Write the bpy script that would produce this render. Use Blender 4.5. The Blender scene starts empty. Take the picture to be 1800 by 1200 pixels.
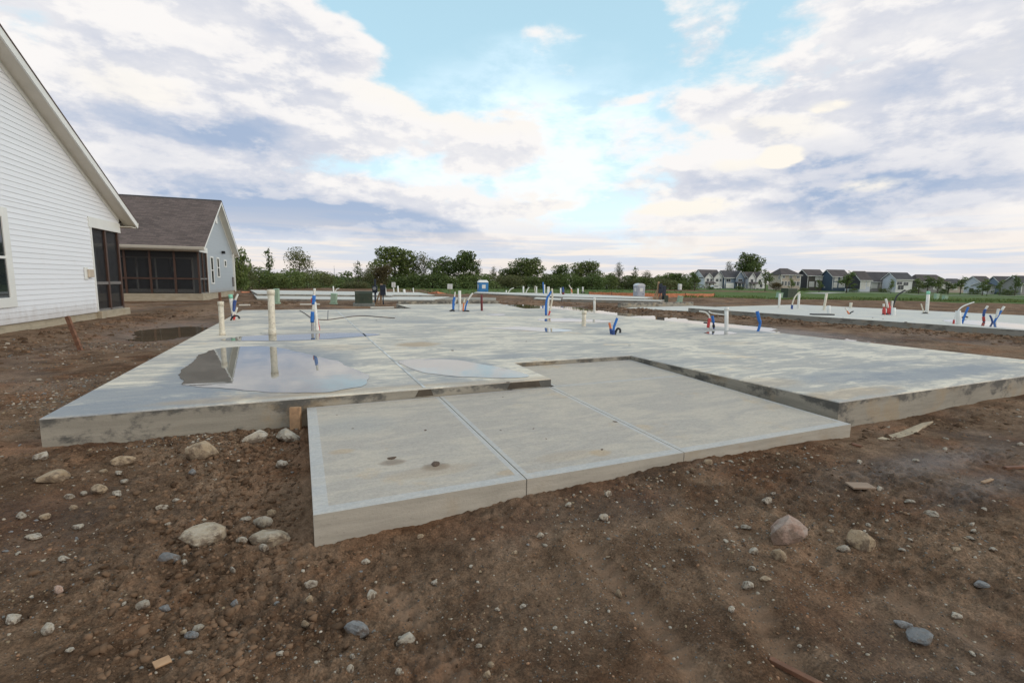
import bpy, bmesh, math, random
import numpy as np
from mathutils import Vector, Matrix
random.seed(11)
rng = np.random.default_rng(11)
SC = bpy.context.scene
COL = SC.collection
PI = math.pi

# ------------------------------------------------------------------ survey of the site
# camera 1.45 m above the dirt; X runs along the front of the slab, Y away from it
F = 842.0; CX, CY = 900.0, 600.0; H = 1.45
def _d(u, v): return np.array([(u-CX)/F, -(v-CY)/F, 1.0])
_X = _d(2817, 521); _X /= np.linalg.norm(_X)
_Y = _d(525, 487.5); _Y -= _X*(_X@_Y); _Y /= np.linalg.norm(_Y)
_Z = np.cross(_X, _Y)
if _Z[1] < 0: _Z = -_Z
RC = np.stack([_X, _Y, _Z])
FWD = RC@np.array([0, 0, 1.0]); RGT = RC@np.array([1.0, 0, 0])
FH = FWD.copy(); FH[2] = 0; FH /= np.linalg.norm(FH)
RH = np.array([FH[1], -FH[0], 0])
def at(u, v, z):
    """where the sight line through (u, v) of the photograph meets the level z"""
    w = RC@_d(u, v); t = (z-H)/w[2]
    return Vector(w*t+np.array([0, 0, H]))
def up(u, v, base):
    """the point of that sight line at the depth of BASE"""
    w = RC@_d(u, v); b = np.array(base)-np.array([0, 0, H])
    return Vector(w*((b@FWD)/(w@FWD))+np.array([0, 0, H]))
def far(u, f, z):
    """a point at column u, horizontal depth f and level z"""
    v = 490.0
    for _ in range(12):
        w = RC@_d(u, v); t = f/(w@FH); p = w*t+np.array([0, 0, H])
        v += (p[2]-z)*F/f
    return Vector((p[0], p[1], z))
def ppm(base): return F/((np.array(base)-np.array([0, 0, H]))@FWD)

# ------------------------------------------------------------------ noise
def _h(xi, yi, s):
    h = (xi.astype(np.int64)*374761393+yi.astype(np.int64)*668265263+s*974634777) & 0xffffffff
    h = ((h ^ (h >> 13))*1274126177) & 0xffffffff
    return ((h ^ (h >> 16)) & 0xffffff)/float(0xffffff)
def vn(x, y, s=0):
    x = np.asarray(x, float); y = np.asarray(y, float)
    xi = np.floor(x); yi = np.floor(y); fx = x-xi; fy = y-yi
    fx = fx*fx*fx*(fx*(fx*6-15)+10); fy = fy*fy*fy*(fy*(fy*6-15)+10)
    a = _h(xi, yi, s); b = _h(xi+1, yi, s); c = _h(xi, yi+1, s); d = _h(xi+1, yi+1, s)
    return (a*(1-fx)+b*fx)*(1-fy)+(c*(1-fx)+d*fx)*fy
def fbm(x, y, o=4, s=0):
    r = 0; a = .5
    for k in range(o):
        r = r+a*(vn(x, y, s+k*7)-.5); x = x*2.03+3.1; y = y*2.03+1.7; a *= .5
    return r
def sst(a, b, x):
    t = np.clip((x-a)/(b-a), 0, 1); return t*t*(3-2*t)
def segd(x, y, pts):
    best = None
    for (ax, ay), (bx, by) in zip(pts[:-1], pts[1:]):
        dx, dy = bx-ax, by-ay
        t = np.clip(((x-ax)*dx+(y-ay)*dy)/(dx*dx+dy*dy), 0, 1)
        d = np.hypot(x-ax-t*dx, y-ay-t*dy)
        best = d if best is None else np.minimum(best, d)
    return best
def xy(u, v, z=0.): p = at(u, v, z); return (p.x, p.y)
RUTS = [([xy(1030, 955), xy(1110, 1035), xy(1190, 1130), xy(1290, 1260)], .075, .030),
        ([xy(1215, 925), xy(1270, 990), xy(1330, 1060), xy(1440, 1230)], .07, .028),
        ([xy(1440, 980), xy(1560, 1035), xy(1700, 1100), xy(1900, 1190)], .06, .026),
        ([xy(690, 1010), xy(760, 1100), xy(840, 1230)], .09, .012),
        ([xy(0, 740), xy(-300, 900)], .15, .03)]
PUD_L = [(232, 592), (250, 582), (285, 575), (330, 570), (378, 567), (372, 574), (348, 584), (316, 597), (285, 602), (250, 601)]
pl_c = [xy(u, v, -.05) for u, v in PUD_L]
def G(x, y):
    """height of the bare earth"""
    x = np.asarray(x, float); y = np.asarray(y, float)
    f = x*FH[0]+y*FH[1]; l = x*RH[0]+y*RH[1]; r = np.hypot(x, y)
    k = l/np.maximum(np.abs(f), 1e-3); fz = np.where(f > 0, f, 0)
    kk = sst(.42, .62, np.where(f > 0, k, -1))
    z = -.85*((1-kk)*sst(46.5, 53, fz)+kk*sst(44, 78, fz))
    z = z+.12*np.exp(-((fz-44)/4.)**2)*(f > 0)*(1-kk)
    dirt = 1-sst(50, 64, fz)
    nearf = 1-sst(25, 60, r)
    z = z+dirt*(.10*fbm(x*.35, y*.35, 3, 1)+.075*fbm(x*1.1, y*1.1, 4, 2))
    rough = .35+1.25*sst(-.08, .22, fbm(x*.6+9, y*.6, 3, 5))
    rough = rough+1.6*np.exp(-((x+.55)/.5)**2-((y-3.6)/1.3)**2)+.9*np.exp(-((y-4.6)/.5)**2)*(x < 0)
    xb = 17.4+(18-y)*.1476                      # near edge of the slab beyond the trench
    bank = np.exp(-((x-(xb-1.0))/.75)**2)*(y > 0)*(y < 30)
    rough = rough+1.5*bank
    z = z+nearf*rough*(.040*np.abs(fbm(x*5, y*5, 3, 9))+.046*np.abs(fbm(x*13+4, y*13, 3, 12))+.030*fbm(x*30, y*30, 2, 15)*(1-sst(12, 25, r)))
    # dip by the patio's front corner, trench between the slabs, spoil along it
    z = z-.10*np.exp(-((x-.3)**2+(y-2.3)**2)/1.1)
    tr = np.exp(-((x-13.3)/2.1)**4)*sst(9.5, 13.5, y)*(1-sst(24, 30, y))
    z = z-.20*tr-.02*np.exp(-((x-13)/2.2)**4)*(1-sst(9.5, 13.5, y))*(y > -2)
    z = z+.12*bank*(.6+fbm(x*1.5, y*1.5, 3, 31))
    z = z+.09*np.exp(-((y-29.5)/1.2)**2)*sst(-3, 0, x)*(1-sst(8, 12, x))*(.6+1.5*fbm(x, y, 3, 37))
    # earth raked up against the house on the near left, hollow that holds water
    hd = x-(-6.9+.0737*y)
    z = z+.10*np.exp(-((hd)/.9)**2)*(y > 5)*(y < 24)
    z = z-.17*np.exp(-((x+3.2)/1.0)**2-((y-15.6)/2.1)**2)
    for pts, w, dep in RUTS:
        d = segd(x+.05*fbm(x*4, y*4, 3, 51), y+.05*fbm(x*4+9, y*4, 3, 52), pts)
        dv = np.array(pts[-1])-np.array(pts[0]); dv = dv/np.linalg.norm(dv)
        z = z-.007*np.exp(-(d/w)**4)*np.sin((x*dv[0]+y*dv[1])*2*PI/.085+2*np.sign(fbm(x*.5, y*.5, 1, 3)))*(.4+vn(x*3, y*3, 53))
        z = z-dep*np.exp(-(d/w)**2)+dep*.7*np.exp(-((d-w*2.)/(w*.7))**2)
    # smoother where machines have packed it
    z = z+.012*np.exp(-((r)/5.)**2)*(fbm(x*2.4, y*2.4, 3, 44))
    # keep the earth below the slabs it carries
    ins = (x > -1.8)*(x < 10.2)*(y > 5.2)*(y < 19)+(x > .15)*(x < 4.8)*(y > 2.95)*(y < 6)+(x > 4.95)*(x < 10.2)*(y > 3.2)*(y < 19)
    z = np.where(ins > 0, np.minimum(z, -.02), z)
    return z
def g1(x, y): return float(G(np.array([x]), np.array([y]))[0])
def on(u, v, z0=0.):
    p = at(u, v, z0)
    for _ in range(6):
        p = at(u, v, g1(p.x, p.y))
    return p

# ------------------------------------------------------------------ mesh builder
class MB:
    def __init__(s): s.v = []; s.f = []; s.m = []; s.M = None
    def _add(s, vs, fs, mi=0):
        o = len(s.v)
        for p in vs:
            p = Vector(p)
            s.v.append(tuple(s.M@p) if s.M else tuple(p))
        for f in fs: s.f.append([o+i for i in f]); s.m.append(mi)
    def box(s, x0, x1, y0, y1, z0, z1, mi=0):
        s._add([(x0, y0, z0), (x1, y0, z0), (x1, y1, z0), (x0, y1, z0), (x0, y0, z1), (x1, y0, z1), (x1, y1, z1), (x0, y1, z1)],
               [(0, 3, 2, 1), (4, 5, 6, 7), (0, 1, 5, 4), (1, 2, 6, 5), (2, 3, 7, 6), (3, 0, 4, 7)], mi); return s
    def quad(s, a, b, c, d, mi=0): s._add([a, b, c, d], [(0, 1, 2, 3)], mi); return s
    def poly(s, pts, mi=0): s._add(pts, [tuple(range(len(pts)))], mi); return s
    def prism(s, pts, vec, mi=0):
        """closed polygon swept along VEC"""
        n = len(pts); vec = Vector(vec)
        vs = [Vector(p) for p in pts]+[Vector(p)+vec for p in pts]
        fs = [tuple(range(n))[::-1], tuple(range(n, 2*n))]+[(i, (i+1) % n, n+(i+1) % n, n+i) for i in range(n)]
        s._add(vs, fs, mi); return s
    def tube(s, path, r, n=10, mi=0, cap=True):
        P = [Vector(p) for p in path]; k = len(P)
        rs = r if isinstance(r, (list, tuple)) else [r]*k
        vs = []; ref = None
        for i in range(k):
            t = (P[min(i+1, k-1)]-P[max(i-1, 0)]).normalized()
            if ref is None:
                ref = Vector((0, 0, 1)) if abs(t.z) < .9 else Vector((1, 0, 0))
            a = t.cross(ref).normalized(); b = a.cross(t).normalized(); ref = b
            for j in range(n):
                q = 2*PI*j/n; vs.append(P[i]+(a*math.cos(q)+b*math.sin(q))*rs[i])
        fs = [(i*n+j, i*n+(j+1) % n, (i+1)*n+(j+1) % n, (i+1)*n+j) for i in range(k-1) for j in range(n)]
        if cap: fs += [tuple(range(n))[::-1], tuple(range((k-1)*n, k*n))]
        s._add(vs, fs, mi); return s
    def build(s, name, mats, parent=None, smooth=False, bevel=0, seg=2, recalc=True):
        me = bpy.data.meshes.new(name); me.from_pydata(s.v, [], s.f)
        mats = mats if isinstance(mats, (list, tuple)) else [mats]
        for m in mats: me.materials.append(m)
        me.polygons.foreach_set('material_index', s.m)
        if recalc or bevel:
            bm = bmesh.new(); bm.from_mesh(me)
            if recalc: bmesh.ops.recalc_face_normals(bm, faces=bm.faces)
            if bevel:
                es = [e for e in bm.edges if len(e.link_faces) == 2 and e.calc_face_angle(0) > .5]
                bmesh.ops.bevel(bm, geom=es, offset=bevel, segments=seg, profile=.5, affect='EDGES', clamp_overlap=True)
            bm.to_mesh(me); bm.free()
        if smooth:
            me.polygons.foreach_set('use_smooth', [True]*len(me.polygons))
        o = bpy.data.objects.new(name, me); COL.objects.link(o)
        if parent: o.parent = parent
        return o
def npmesh(name, V, Fc, mat, attr=None, smooth=False):
    me = bpy.data.meshes.new(name); V = np.asarray(V, np.float32); Fc = np.asarray(Fc, np.int32); k = Fc.shape[1]
    me.vertices.add(len(V)); me.vertices.foreach_set('co', V.ravel())
    me.loops.add(Fc.size); me.loops.foreach_set('vertex_index', Fc.ravel())
    me.polygons.add(len(Fc)); me.polygons.foreach_set('loop_start', np.arange(0, Fc.size, k, dtype=np.int32))
    me.polygons.foreach_set('loop_total', np.full(len(Fc), k, np.int32))
    if smooth: me.polygons.foreach_set('use_smooth', np.ones(len(Fc), bool))
    me.update(calc_edges=True)
    if attr:
        for an, arr in attr.items():
            if arr.ndim == 1:
                a = me.attributes.new(an, 'FLOAT', 'POINT'); a.data.foreach_set('value', arr.astype(np.float32))
            else:
                a = me.attributes.new(an, 'FLOAT_COLOR', 'POINT')
                c = np.ones((len(arr), 4), np.float32); c[:, :3] = arr; a.data.foreach_set('color', c.ravel())
    me.materials.append(mat); me.validate()
    o = bpy.data.objects.new(name, me); COL.objects.link(o); return o
def tag(o, label, cat, group=None, kind=None):
    o['label'] = label; o['category'] = cat
    if group: o['group'] = group
    if kind: o['kind'] = kind
    return o
def empty(name, loc=(0, 0, 0), rz=0.):
    o = bpy.data.objects.new(name, None); COL.objects.link(o); o.empty_display_size = .3
    o.location = loc; o.rotation_euler = (0, 0, rz); return o
def copy_tree(o, parent=None):
    c = o.copy(); COL.objects.link(c)
    if parent: c.parent = parent
    for ch in [q for q in o.children]: copy_tree(ch, c)
    return c

# ------------------------------------------------------------------ node helpers
class NB:
    def __init__(s, nt): s.nt = nt
    def n(s, t, **kw):
        q = s.nt.nodes.new(t)
        for k, v in kw.items(): setattr(q, k, v)
        return q
    def put(s, sock, v):
        if isinstance(v, bpy.types.NodeSocket): s.nt.links.new(v, sock)
        elif v is not None: sock.default_value = v
    def m(s, op, a, b=None, c=None, clamp=False):
        q = s.n('ShaderNodeMath', operation=op, use_clamp=clamp)
        for i, v in enumerate((a, b, c)):
            if v is not None: s.put(q.inputs[i], v)
        return q.outputs[0]
    def ss(s, x, a, b, lo=0., hi=1.):
        q = s.n('ShaderNodeMapRange', interpolation_type='SMOOTHSTEP')
        for i, v in enumerate((x, a, b, lo, hi)): s.put(q.inputs[i], v)
        return q.outputs[0]
    def mix(s, f, a, b, mode='MIX'):
        q = s.n('ShaderNodeMix', data_type='RGBA', blend_type=mode)
        s.put(q.inputs[0], f)
        for i, v in ((6, a), (7, b)):
            s.put(q.inputs[i], tuple(v)+(1,) if isinstance(v, (tuple, list)) and len(v) == 3 else v)
        return q.outputs[2]
    def noise(s, vec, scale, detail=4, rough=.55, dist=0., out=0):
        q = s.n('ShaderNodeTexNoise'); s.put(q.inputs['Vector'], vec)
        q.inputs['Scale'].default_value = scale; q.inputs['Detail'].default_value = detail
        q.inputs['Roughness'].default_value = rough; q.inputs['Distortion'].default_value = dist
        return q.outputs[out]
    def map(s, vec, scale=(1, 1, 1), loc=(0, 0, 0), rot=(0, 0, 0)):
        q = s.n('ShaderNodeMapping'); s.put(q.inputs[0], vec)
        q.inputs[1].default_value = loc; q.inputs[2].default_value = rot; q.inputs[3].default_value = scale
        return q.outputs[0]
    def pos(s): return s.n('ShaderNodeNewGeometry').outputs['Position']
    def obj(s): return s.n('ShaderNodeTexCoord').outputs['Object']
    def xyz(s, v):
        q = s.n('ShaderNodeSeparateXYZ'); s.put(q.inputs[0], v); return q.outputs
    def bump(s, h, st=.3, dist=.02):
        q = s.n('ShaderNodeBump'); q.inputs['Strength'].default_value = st; q.inputs['Distance'].default_value = dist
        s.put(q.inputs['Height'], h); return q.outputs[0]
def mat(name):
    m = bpy.data.materials.new(name); m.use_nodes = True
    nt = m.node_tree; b = nt.nodes['Principled BSDF']
    return m, NB(nt), b
def simple(name, col, rough=.6, var=.12, scale=3., metal=0., bump=.1, bscale=40., spec=.5, dirt=0.):
    m, k, b = mat(name)
    o = k.obj()
    n1 = k.noise(o, scale, 5); f = k.ss(n1, .3, .7)
    c0 = tuple(max(0, c*(1-var)) for c in col); c1 = tuple(min(1, c*(1+var)) for c in col)
    c = k.mix(f, c0, c1)
    if dirt:
        c = k.mix(k.m('MULTIPLY', k.ss(k.noise(o, scale*2.7, 6), .5, .75), dirt), c, (.16, .11, .075))
    k.put(b.inputs['Base Color'], c)
    b.inputs['Roughness'].default_value = rough; b.inputs['Metallic'].default_value = metal
    b.inputs['Specular IOR Level'].default_value = spec
    if bump: k.put(b.inputs['Normal'], k.bump(k.noise(o, bscale, 3), bump, .005))
    return m

# ------------------------------------------------------------------ camera, light, sky
cd = bpy.data.cameras.new('camera'); co = bpy.data.objects.new('camera', cd); COL.objects.link(co)
cd.sensor_fit = 'HORIZONTAL'; cd.sensor_width = 36; cd.lens = 36*F/1800; cd.clip_start = .05; cd.clip_end = 9000
UPV = RC@np.array([0, 1.0, 0])
co.matrix_world = Matrix(((RGT[0], UPV[0], -FWD[0], 0), (RGT[1], UPV[1], -FWD[1], 0), (RGT[2], UPV[2], -FWD[2], H), (0, 0, 0, 1)))
SC.camera = co
SUN_EL, SUN_DIR = math.radians(24), Vector((.80, -.60, 0)).normalized()
sl = bpy.data.lights.new('sun', 'SUN'); sl.energy = 1.2; sl.angle = math.radians(30); sl.color = (1, .90, .76)
so = bpy.data.objects.new('sun', sl); COL.objects.link(so)
sd = Vector((SUN_DIR.x*math.cos(SUN_EL), SUN_DIR.y*math.cos(SUN_EL), math.sin(SUN_EL)))
so.rotation_euler = sd.to_track_quat('Z', 'Y').to_euler(); so.location = (20, -20, 30)

W = bpy.data.worlds.new('World'); SC.world = W; W.use_nodes = True
k = NB(W.node_tree); bg = W.node_tree.nodes['Background']
STR = .15; bg.inputs['Strength'].default_value = STR
sky = k.n('ShaderNodeTexSky', sky_type='NISHITA'); sky.sun_disc = False
sky.sun_elevation = SUN_EL; sky.sun_rotation = math.atan2(SUN_DIR.x, SUN_DIR.y)
sky.altitude = 200; sky.dust_density = 1.5; sky.ozone_density = 1.5
def S(c): return tuple(x/STR for x in c)
dirv = k.n('ShaderNodeTexCoord').outputs['Generated']
dx, dy, dz = k.xyz(dirv)
az = k.m('ARCTAN2', dx, dy); el = k.m('ARCSINE', dz)
zc = k.m('ADD', k.m('MAXIMUM', dz, 0.), .10)
cv = k.n('ShaderNodeCombineXYZ'); k.put(cv.inputs[0], k.m('DIVIDE', dx, zc)); k.put(cv.inputs[1], k.m('DIVIDE', dy, zc)); P = cv.outputs[0]
V3 = k.map(dirv, scale=(1, 1, 2.3))
n_big = k.noise(V3, 2.6, 9, .52, .1)
Poff = k.map(dirv, scale=(1, 1, 2.3), loc=(.012, -.02, .075))
n_off = k.noise(Poff, 2.6, 9, .52, .1)
n_mid = k.noise(V3, 7.5, 10, .60, .1)
n_mo = k.noise(k.map(dirv, scale=(1, 1, 2.3), loc=(.006, -.01, .035)), 7.5, 10, .60, .1)
nW = k.n('ShaderNodeTexNoise'); k.put(nW.inputs['Vector'], V3); nW.inputs['Scale'].default_value = 4.; nW.inputs['Detail'].default_value = 5; nW.inputs['Roughness'].default_value = .5
wr, wg, wb = k.xyz(nW.outputs['Color'])
azw = k.m('ADD', az, k.m('MULTIPLY', k.m('SUBTRACT', wr, .5), .34))
elw = k.m('ADD', el, k.m('MULTIPLY', k.m('SUBTRACT', wg, .5), k.m('MULTIPLY_ADD', dz, .42, .025)))
def azel(u, v):
    w = RC@_d(u, v); w /= np.linalg.norm(w); return math.atan2(w[0], w[1]), math.asin(w[2])
def blob(u, v, ru, rv):
    a, e = azel(u, v); a2, _ = azel(u+ru, v); a3, _ = azel(u-ru, v); _, e2 = azel(u, v-rv); _, e3 = azel(u, v+rv)
    ra, re = abs(a2-a3)/2, abs(e2-e3)/2
    p = k.m('MULTIPLY', k.m('SUBTRACT', azw, a), 1/ra); q = k.m('MULTIPLY', k.m('SUBTRACT', elw, e), 1/re)
    return k.ss(k.m('ADD', k.m('MULTIPLY', p, p), k.m('MULTIPLY', q, q)), 0., 1.8, 1., 0.)
def blobs(lst):
    t = None
    for u, v, ru, rv, a in lst:
        b = k.m('MULTIPLY', blob(u, v, ru, rv), a); t = b if t is None else k.m('ADD', t, b)
    return t
cover_b = blobs([(150, 60, 420, 180, .6), (430, 120, 220, 140, .5), (200, 300, 460, 170, .7), (600, 210, 200, 60, .5), (520, 40, 90, 80, .25),
                 (640, 385, 280, 70, .8), (890, 60, 260, 150, -.85), (700, -20, 120, 80, -.7), (1010, 75, 130, 60, .28), (150, 140, 60, 26, -.35),
                 (1000, 310, 190, 60, .30), (850, 262, 100, 34, .50), (1080, 240, 80, 26, .50), (900, 360, 130, 16, .45), (1055, 165, 95, 30, .75), (985, 85, 90, 34, .35), (860, 195, 130, 36, .55),
                 (1560, 90, 440, 190, .7), (1500, 310, 460, 130, .8), (1650, 220, 330, 140, .5), (1250, 230, 130, 60, .4), (1110, 40, 70, 80, -.3), (960, 440, 500, 30, .3)])
dark_b = blobs([(330, 215, 210, 48, .26), (430, 305, 330, 80, .42), (640, 392, 230, 36, 1.25), (520, 350, 160, 30, .4), (470, 370, 180, 26, .5), (470, 262, 190, 40, .25), (120, 60, 150, 60, .22), (470, 40, 190, 60, .2),
                (1560, 345, 260, 46, .72), (1330, 305, 200, 36, .40), (1730, 110, 170, 80, .35), (1640, 255, 320, 50, .42), (1470, 120, 260, 60, .22), (1180, 325, 150, 28, .30),
                (1280, 60, 150, 80, .12), (880, 345, 90, 10, .25)])
warm_b = blobs([(1480, 193, 46, 12, 2.2), (1365, 277, 56, 16, 2.4), (1195, 368, 56, 18, 1.6), (1270, 290, 50, 11, .8), (1570, 318, 55, 14, .8), (1350, 240, 150, 18, .6),
                (700, 165, 120, 30, .45), (230, 115, 140, 40, .45), (860, 205, 90, 28, .4), (1100, 440, 260, 7, .45), (600, 440, 190, 13, .7), (1020, 350, 120, 50, .4), (1780, 60, 70, 40, .4)])
D = k.m('ADD', k.m('ADD', k.m('MULTIPLY', n_big, 1.1), k.m('MULTIPLY', k.m('SUBTRACT', n_mid, .5), .62)), k.m('MULTIPLY', cover_b, .36))
D = k.m('ADD', D, k.ss(el, .0, .22, .12, 0.))
D = k.m('ADD', D, k.ss(dy, .1, -.4, 0., .12))
cover = k.ss(D, .52, .70)
lit = k.ss(k.m('ADD', k.m('MULTIPLY', k.m('SUBTRACT', n_big, n_off), .8), k.m('MULTIPLY', k.m('SUBTRACT', n_mid, n_mo), .75)), -.09, .10)
thick = k.ss(D, .62, 1.05)
shade = k.m('ADD', k.m('MULTIPLY_ADD', thick, .34, .07), k.m('MULTIPLY', dark_b, .56))
shade = k.m('ADD', shade, k.m('MULTIPLY', k.m('SUBTRACT', .5, lit), .52))
shade = k.m('ADD', shade, k.m('MULTIPLY', k.m('SUBTRACT', n_mid, .5), .45), clamp=True)
nish = k.mix(1., sky.outputs[0], (1.15, 1.2, 1.1), 'MULTIPLY')
clear = k.mix(k.ss(el, .05, .75, .96, .70), nish, S((.55, .83, .97)))
clear = k.mix(k.m('MAXIMUM', k.ss(el, 0., .36, .9, 0.), k.m('MULTIPLY', blob(930, 320, 330, 190), k.ss(n_mid, .36, .60, .30, 1.), clamp=True)), clear, S((.98, 1.14, 1.24)))
c_hi = S((.97, .945, .93)); c_mid = S((.68, .705, .785)); c_lo = S((.36, .47, .66))
cl = k.mix(k.ss(shade, .08, .66), c_hi, c_mid)
cl = k.mix(k.ss(shade, .55, 1.12), cl, c_lo)
cl = k.mix(k.m('MULTIPLY', warm_b, k.ss(k.m('ADD', k.m('MULTIPLY', lit, .5), k.m('MULTIPLY', n_mid, .8)), .35, .9, .35, 1.), clamp=True), cl, S((1.0, .95, .86)))
col = k.mix(cover, clear, cl)
low = k.ss(el, .02, .15, .85, 0.)
strk = k.noise(k.map(dirv, scale=(1.6, 1.6, 26)), 2.2, 6, .55, .3)
hz = k.mix(k.ss(strk, .44, .60), S((.60, .67, .79)), S((.93, .84, .76)))
hz = k.mix(k.ss(el, .0, .05, .7, 0.), hz, S((.86, .775, .735)))
col = k.mix(low, col, hz)
k.put(bg.inputs['Color'], col)
SC.view_settings.view_transform = 'Standard'; SC.view_settings.look = 'None'
SC.view_settings.exposure = 0; SC.view_settings.gamma = 1
try: SC.cycles.filter_width = 1.5
except Exception: pass

# ------------------------------------------------------------------ materials
def m_concrete(name, light, cool, wet, smear=.5, swirl=True, spots=(), rough=.62, line=None, brush=None):
    m, k, b = mat(name); p = k.pos()
    nA = k.noise(p, .55, 6, .6, .6); nB = k.noise(k.map(p, scale=(.5, 1.8, 1), rot=(0, 0, .15)), 2.1, 8, .70, 1.4)
    c = k.mix(k.ss(k.m('ADD', nA, k.m('MULTIPLY', k.m('SUBTRACT', nB, .5), 1.5)), .34, .66), cool, light)
    nS = k.noise(k.map(p, scale=(.7, 2.0, 1), loc=(4, 2, 0)), 1.2, 8, .70, 1.6)
    sm = k.m('MULTIPLY', k.ss(nS, .54, .72), smear)
    c = k.mix(sm, c, wet)
    tan = k.m('MULTIPLY', k.ss(k.noise(k.map(p, loc=(11, 5, 0)), 1.5, 6, .7), .58, .72), .55)
    c = k.mix(tan, c, tuple(a*b_ for a, b_ in zip(light, (1.06, .90, .70))))
    fine = k.noise(k.map(p, scale=(1, 2.5, 1)), 13, 8, .75)
    c = k.mix(.55, c, k.mix(1., c, k.mix(fine, (.50, .50, .51), (1.48, 1.47, 1.45)), 'MULTIPLY'))
    px, py, pz = k.xyz(p)
    wn = k.m('MULTIPLY', k.m('SUBTRACT', k.noise(k.map(p, scale=(.8, 1.5, 1)), 3.5 if not brush else 9, 8, .72, .8), .5), 2.6 if not brush else 1.4)
    for (x, y, rx, ry, cc, st) in spots:
        q = k.m('ADD', k.m('POWER', k.m('MULTIPLY', k.m('SUBTRACT', px, x), 1/rx), 2.), k.m('POWER', k.m('MULTIPLY', k.m('SUBTRACT', py, y), 1/ry), 2.))
        c = k.mix(k.m('MULTIPLY', k.ss(k.m('ADD', q, wn), .2, 1.3, 1., 0.), st), c, cc)
    sp = k.noise(p, 55, 6, .75); c = k.mix(1., c, k.mix(k.ss(sp, .25, .75), (.87, .87, .87), (1.12, 1.115, 1.11)), 'MULTIPLY')
    k.put(b.inputs['Base Color'], c)
    r = k.m('SUBTRACT', rough, k.m('MULTIPLY', sm, .30)); k.put(b.inputs['Roughness'], k.m('MULTIPLY_ADD', fine, .12, r))
    b.inputs['Specular IOR Level'].default_value = .45
    hh = k.noise(k.map(p, scale=(brush[0], brush[1], 1)), 60, 3) if brush else k.noise(p, 60, 4)
    k.put(b.inputs['Normal'], k.bump(k.m('ADD', hh, k.m('MULTIPLY', nB, .6)), .25, .006))
    return m
def m_face(name, base, dark, amt=.8, tan=.4):
    """formed concrete edge: formwork streaks, algae and splash stains"""
    m, k, b = mat(name); p = k.pos(); px, py, pz = k.xyz(p)
    s = k.noise(k.map(p, scale=(1, 1, 1.5)), 2.3, 8, .70, .15)
    band = k.noise(k.map(p, scale=(1, 1, 9), loc=(3, 3, 3)), 1.4, 6, .65)
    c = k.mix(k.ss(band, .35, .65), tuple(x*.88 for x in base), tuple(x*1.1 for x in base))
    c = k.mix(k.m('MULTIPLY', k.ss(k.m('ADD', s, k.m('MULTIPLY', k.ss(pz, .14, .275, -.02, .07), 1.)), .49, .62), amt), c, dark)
    t = k.noise(k.map(p, loc=(7, 1, 2)), 2.1, 6, .65)
    c = k.mix(k.m('MULTIPLY', k.ss(t, .53, .68), tan), c, (.36, .26, .15))
    pits = k.noise(p, 46, 4, .7); c = k.mix(k.ss(pits, .60, .75, 0., .5), c, tuple(x*.45 for x in base))
    k.put(b.inputs['Base Color'], c); b.inputs['Roughness'].default_value = .8
    k.put(b.inputs['Normal'], k.bump(k.m('ADD', pits, k.m('MULTIPLY', band, 2.)), .4, .006)); return m
def spot(u, v, z, rx, ry, c, st):
    p = at(u, v, z); return (p.x, p.y, rx, ry, c, st)
DAMP = (.235, .255, .285); TAN = (.42, .30, .18); MUD = (.12, .075, .045)
ZS = .275
PX1 = [(316, 671), (330, 640), (352, 622), (385, 612), (440, 608), (485, 610), (545, 623), (592, 636), (628, 650), (650, 664), (640, 676), (600, 685), (560, 690), (480, 689), (400, 683), (340, 677)]
PX2 = [(699, 635), (735, 631), (795, 632), (855, 641), (905, 651), (932, 661), (895, 664), (850, 663), (795, 660), (745, 654), (715, 645)]
PX3 = [(385, 597), (440, 590), (505, 588), (565, 586), (625, 585), (668, 588), (600, 594), (545, 597), (450, 599)]
def ring(px):
    """damp margin round a puddle"""
    q = [at(u, v, ZS) for u, v in px]; xs = [a.x for a in q]; ys = [a.y for a in q]
    return ((min(xs)+max(xs))/2, (min(ys)+max(ys))/2, (max(xs)-min(xs))*.52, (max(ys)-min(ys))*.52, DAMP, .85)
M_top = m_concrete('slab_concrete', (.69, .62, .505), (.395, .375, .345), (.26, .26, .265), .8, spots=[
    spot(735, 605, ZS, .42, .35, TAN, .75), spot(250, 690, ZS, 1.1, .45, DAMP, .85), spot(200, 715, ZS, 1.2, .3, DAMP, .9), spot(330, 655, ZS, .3, 1.2, DAMP, .7), spot(460, 697, ZS, 1.0, .16, TAN, .5), spot(900, 625, ZS, .9, .3, DAMP, .45), spot(1180, 640, ZS, .8, .3, DAMP, .4), spot(760, 565, ZS, 2.2, .6, DAMP, .35), spot(560, 612, ZS, .9, .5, TAN, .3)]+[ring(q) for q in (PX1, PX2, PX3)]+[
    spot(1650, 655, ZS, 1.9, .35, DAMP, .85), spot(1480, 660, ZS, 1.0, .35, DAMP, .7), spot(1560, 640, ZS, 1.2, .2, DAMP, .5), spot(560, 575, ZS, 1.3, .5, DAMP, .5), spot(640, 583, ZS, 1.1, .4, DAMP, .4),
    spot(1270, 580, ZS, 1.3, .9, DAMP, .5), spot(1040, 572, ZS, 1.0, .5, DAMP, .5), spot(1078, 587, ZS, .6, .35, DAMP, .55), spot(480, 548, ZS, 2.2, .8, DAMP, .35),
    spot(1330, 583, ZS, .5, .4, DAMP, .55), spot(810, 547, ZS, 1.2, .4, DAMP, .5), spot(1500, 690, ZS, .9, .2, TAN, .5), spot(1350, 672, ZS, .5, .3, TAN, .35),
    spot(1290, 603, ZS, .5, .25, TAN, .25), spot(660, 684, ZS, 1.1, .12, TAN, .4), spot(900, 668, ZS, .9, .12, TAN, .35)])
M_face = m_face('slab_edge_concrete', (.30, .27, .22), (.075, .072, .066), .9, .45)
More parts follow.
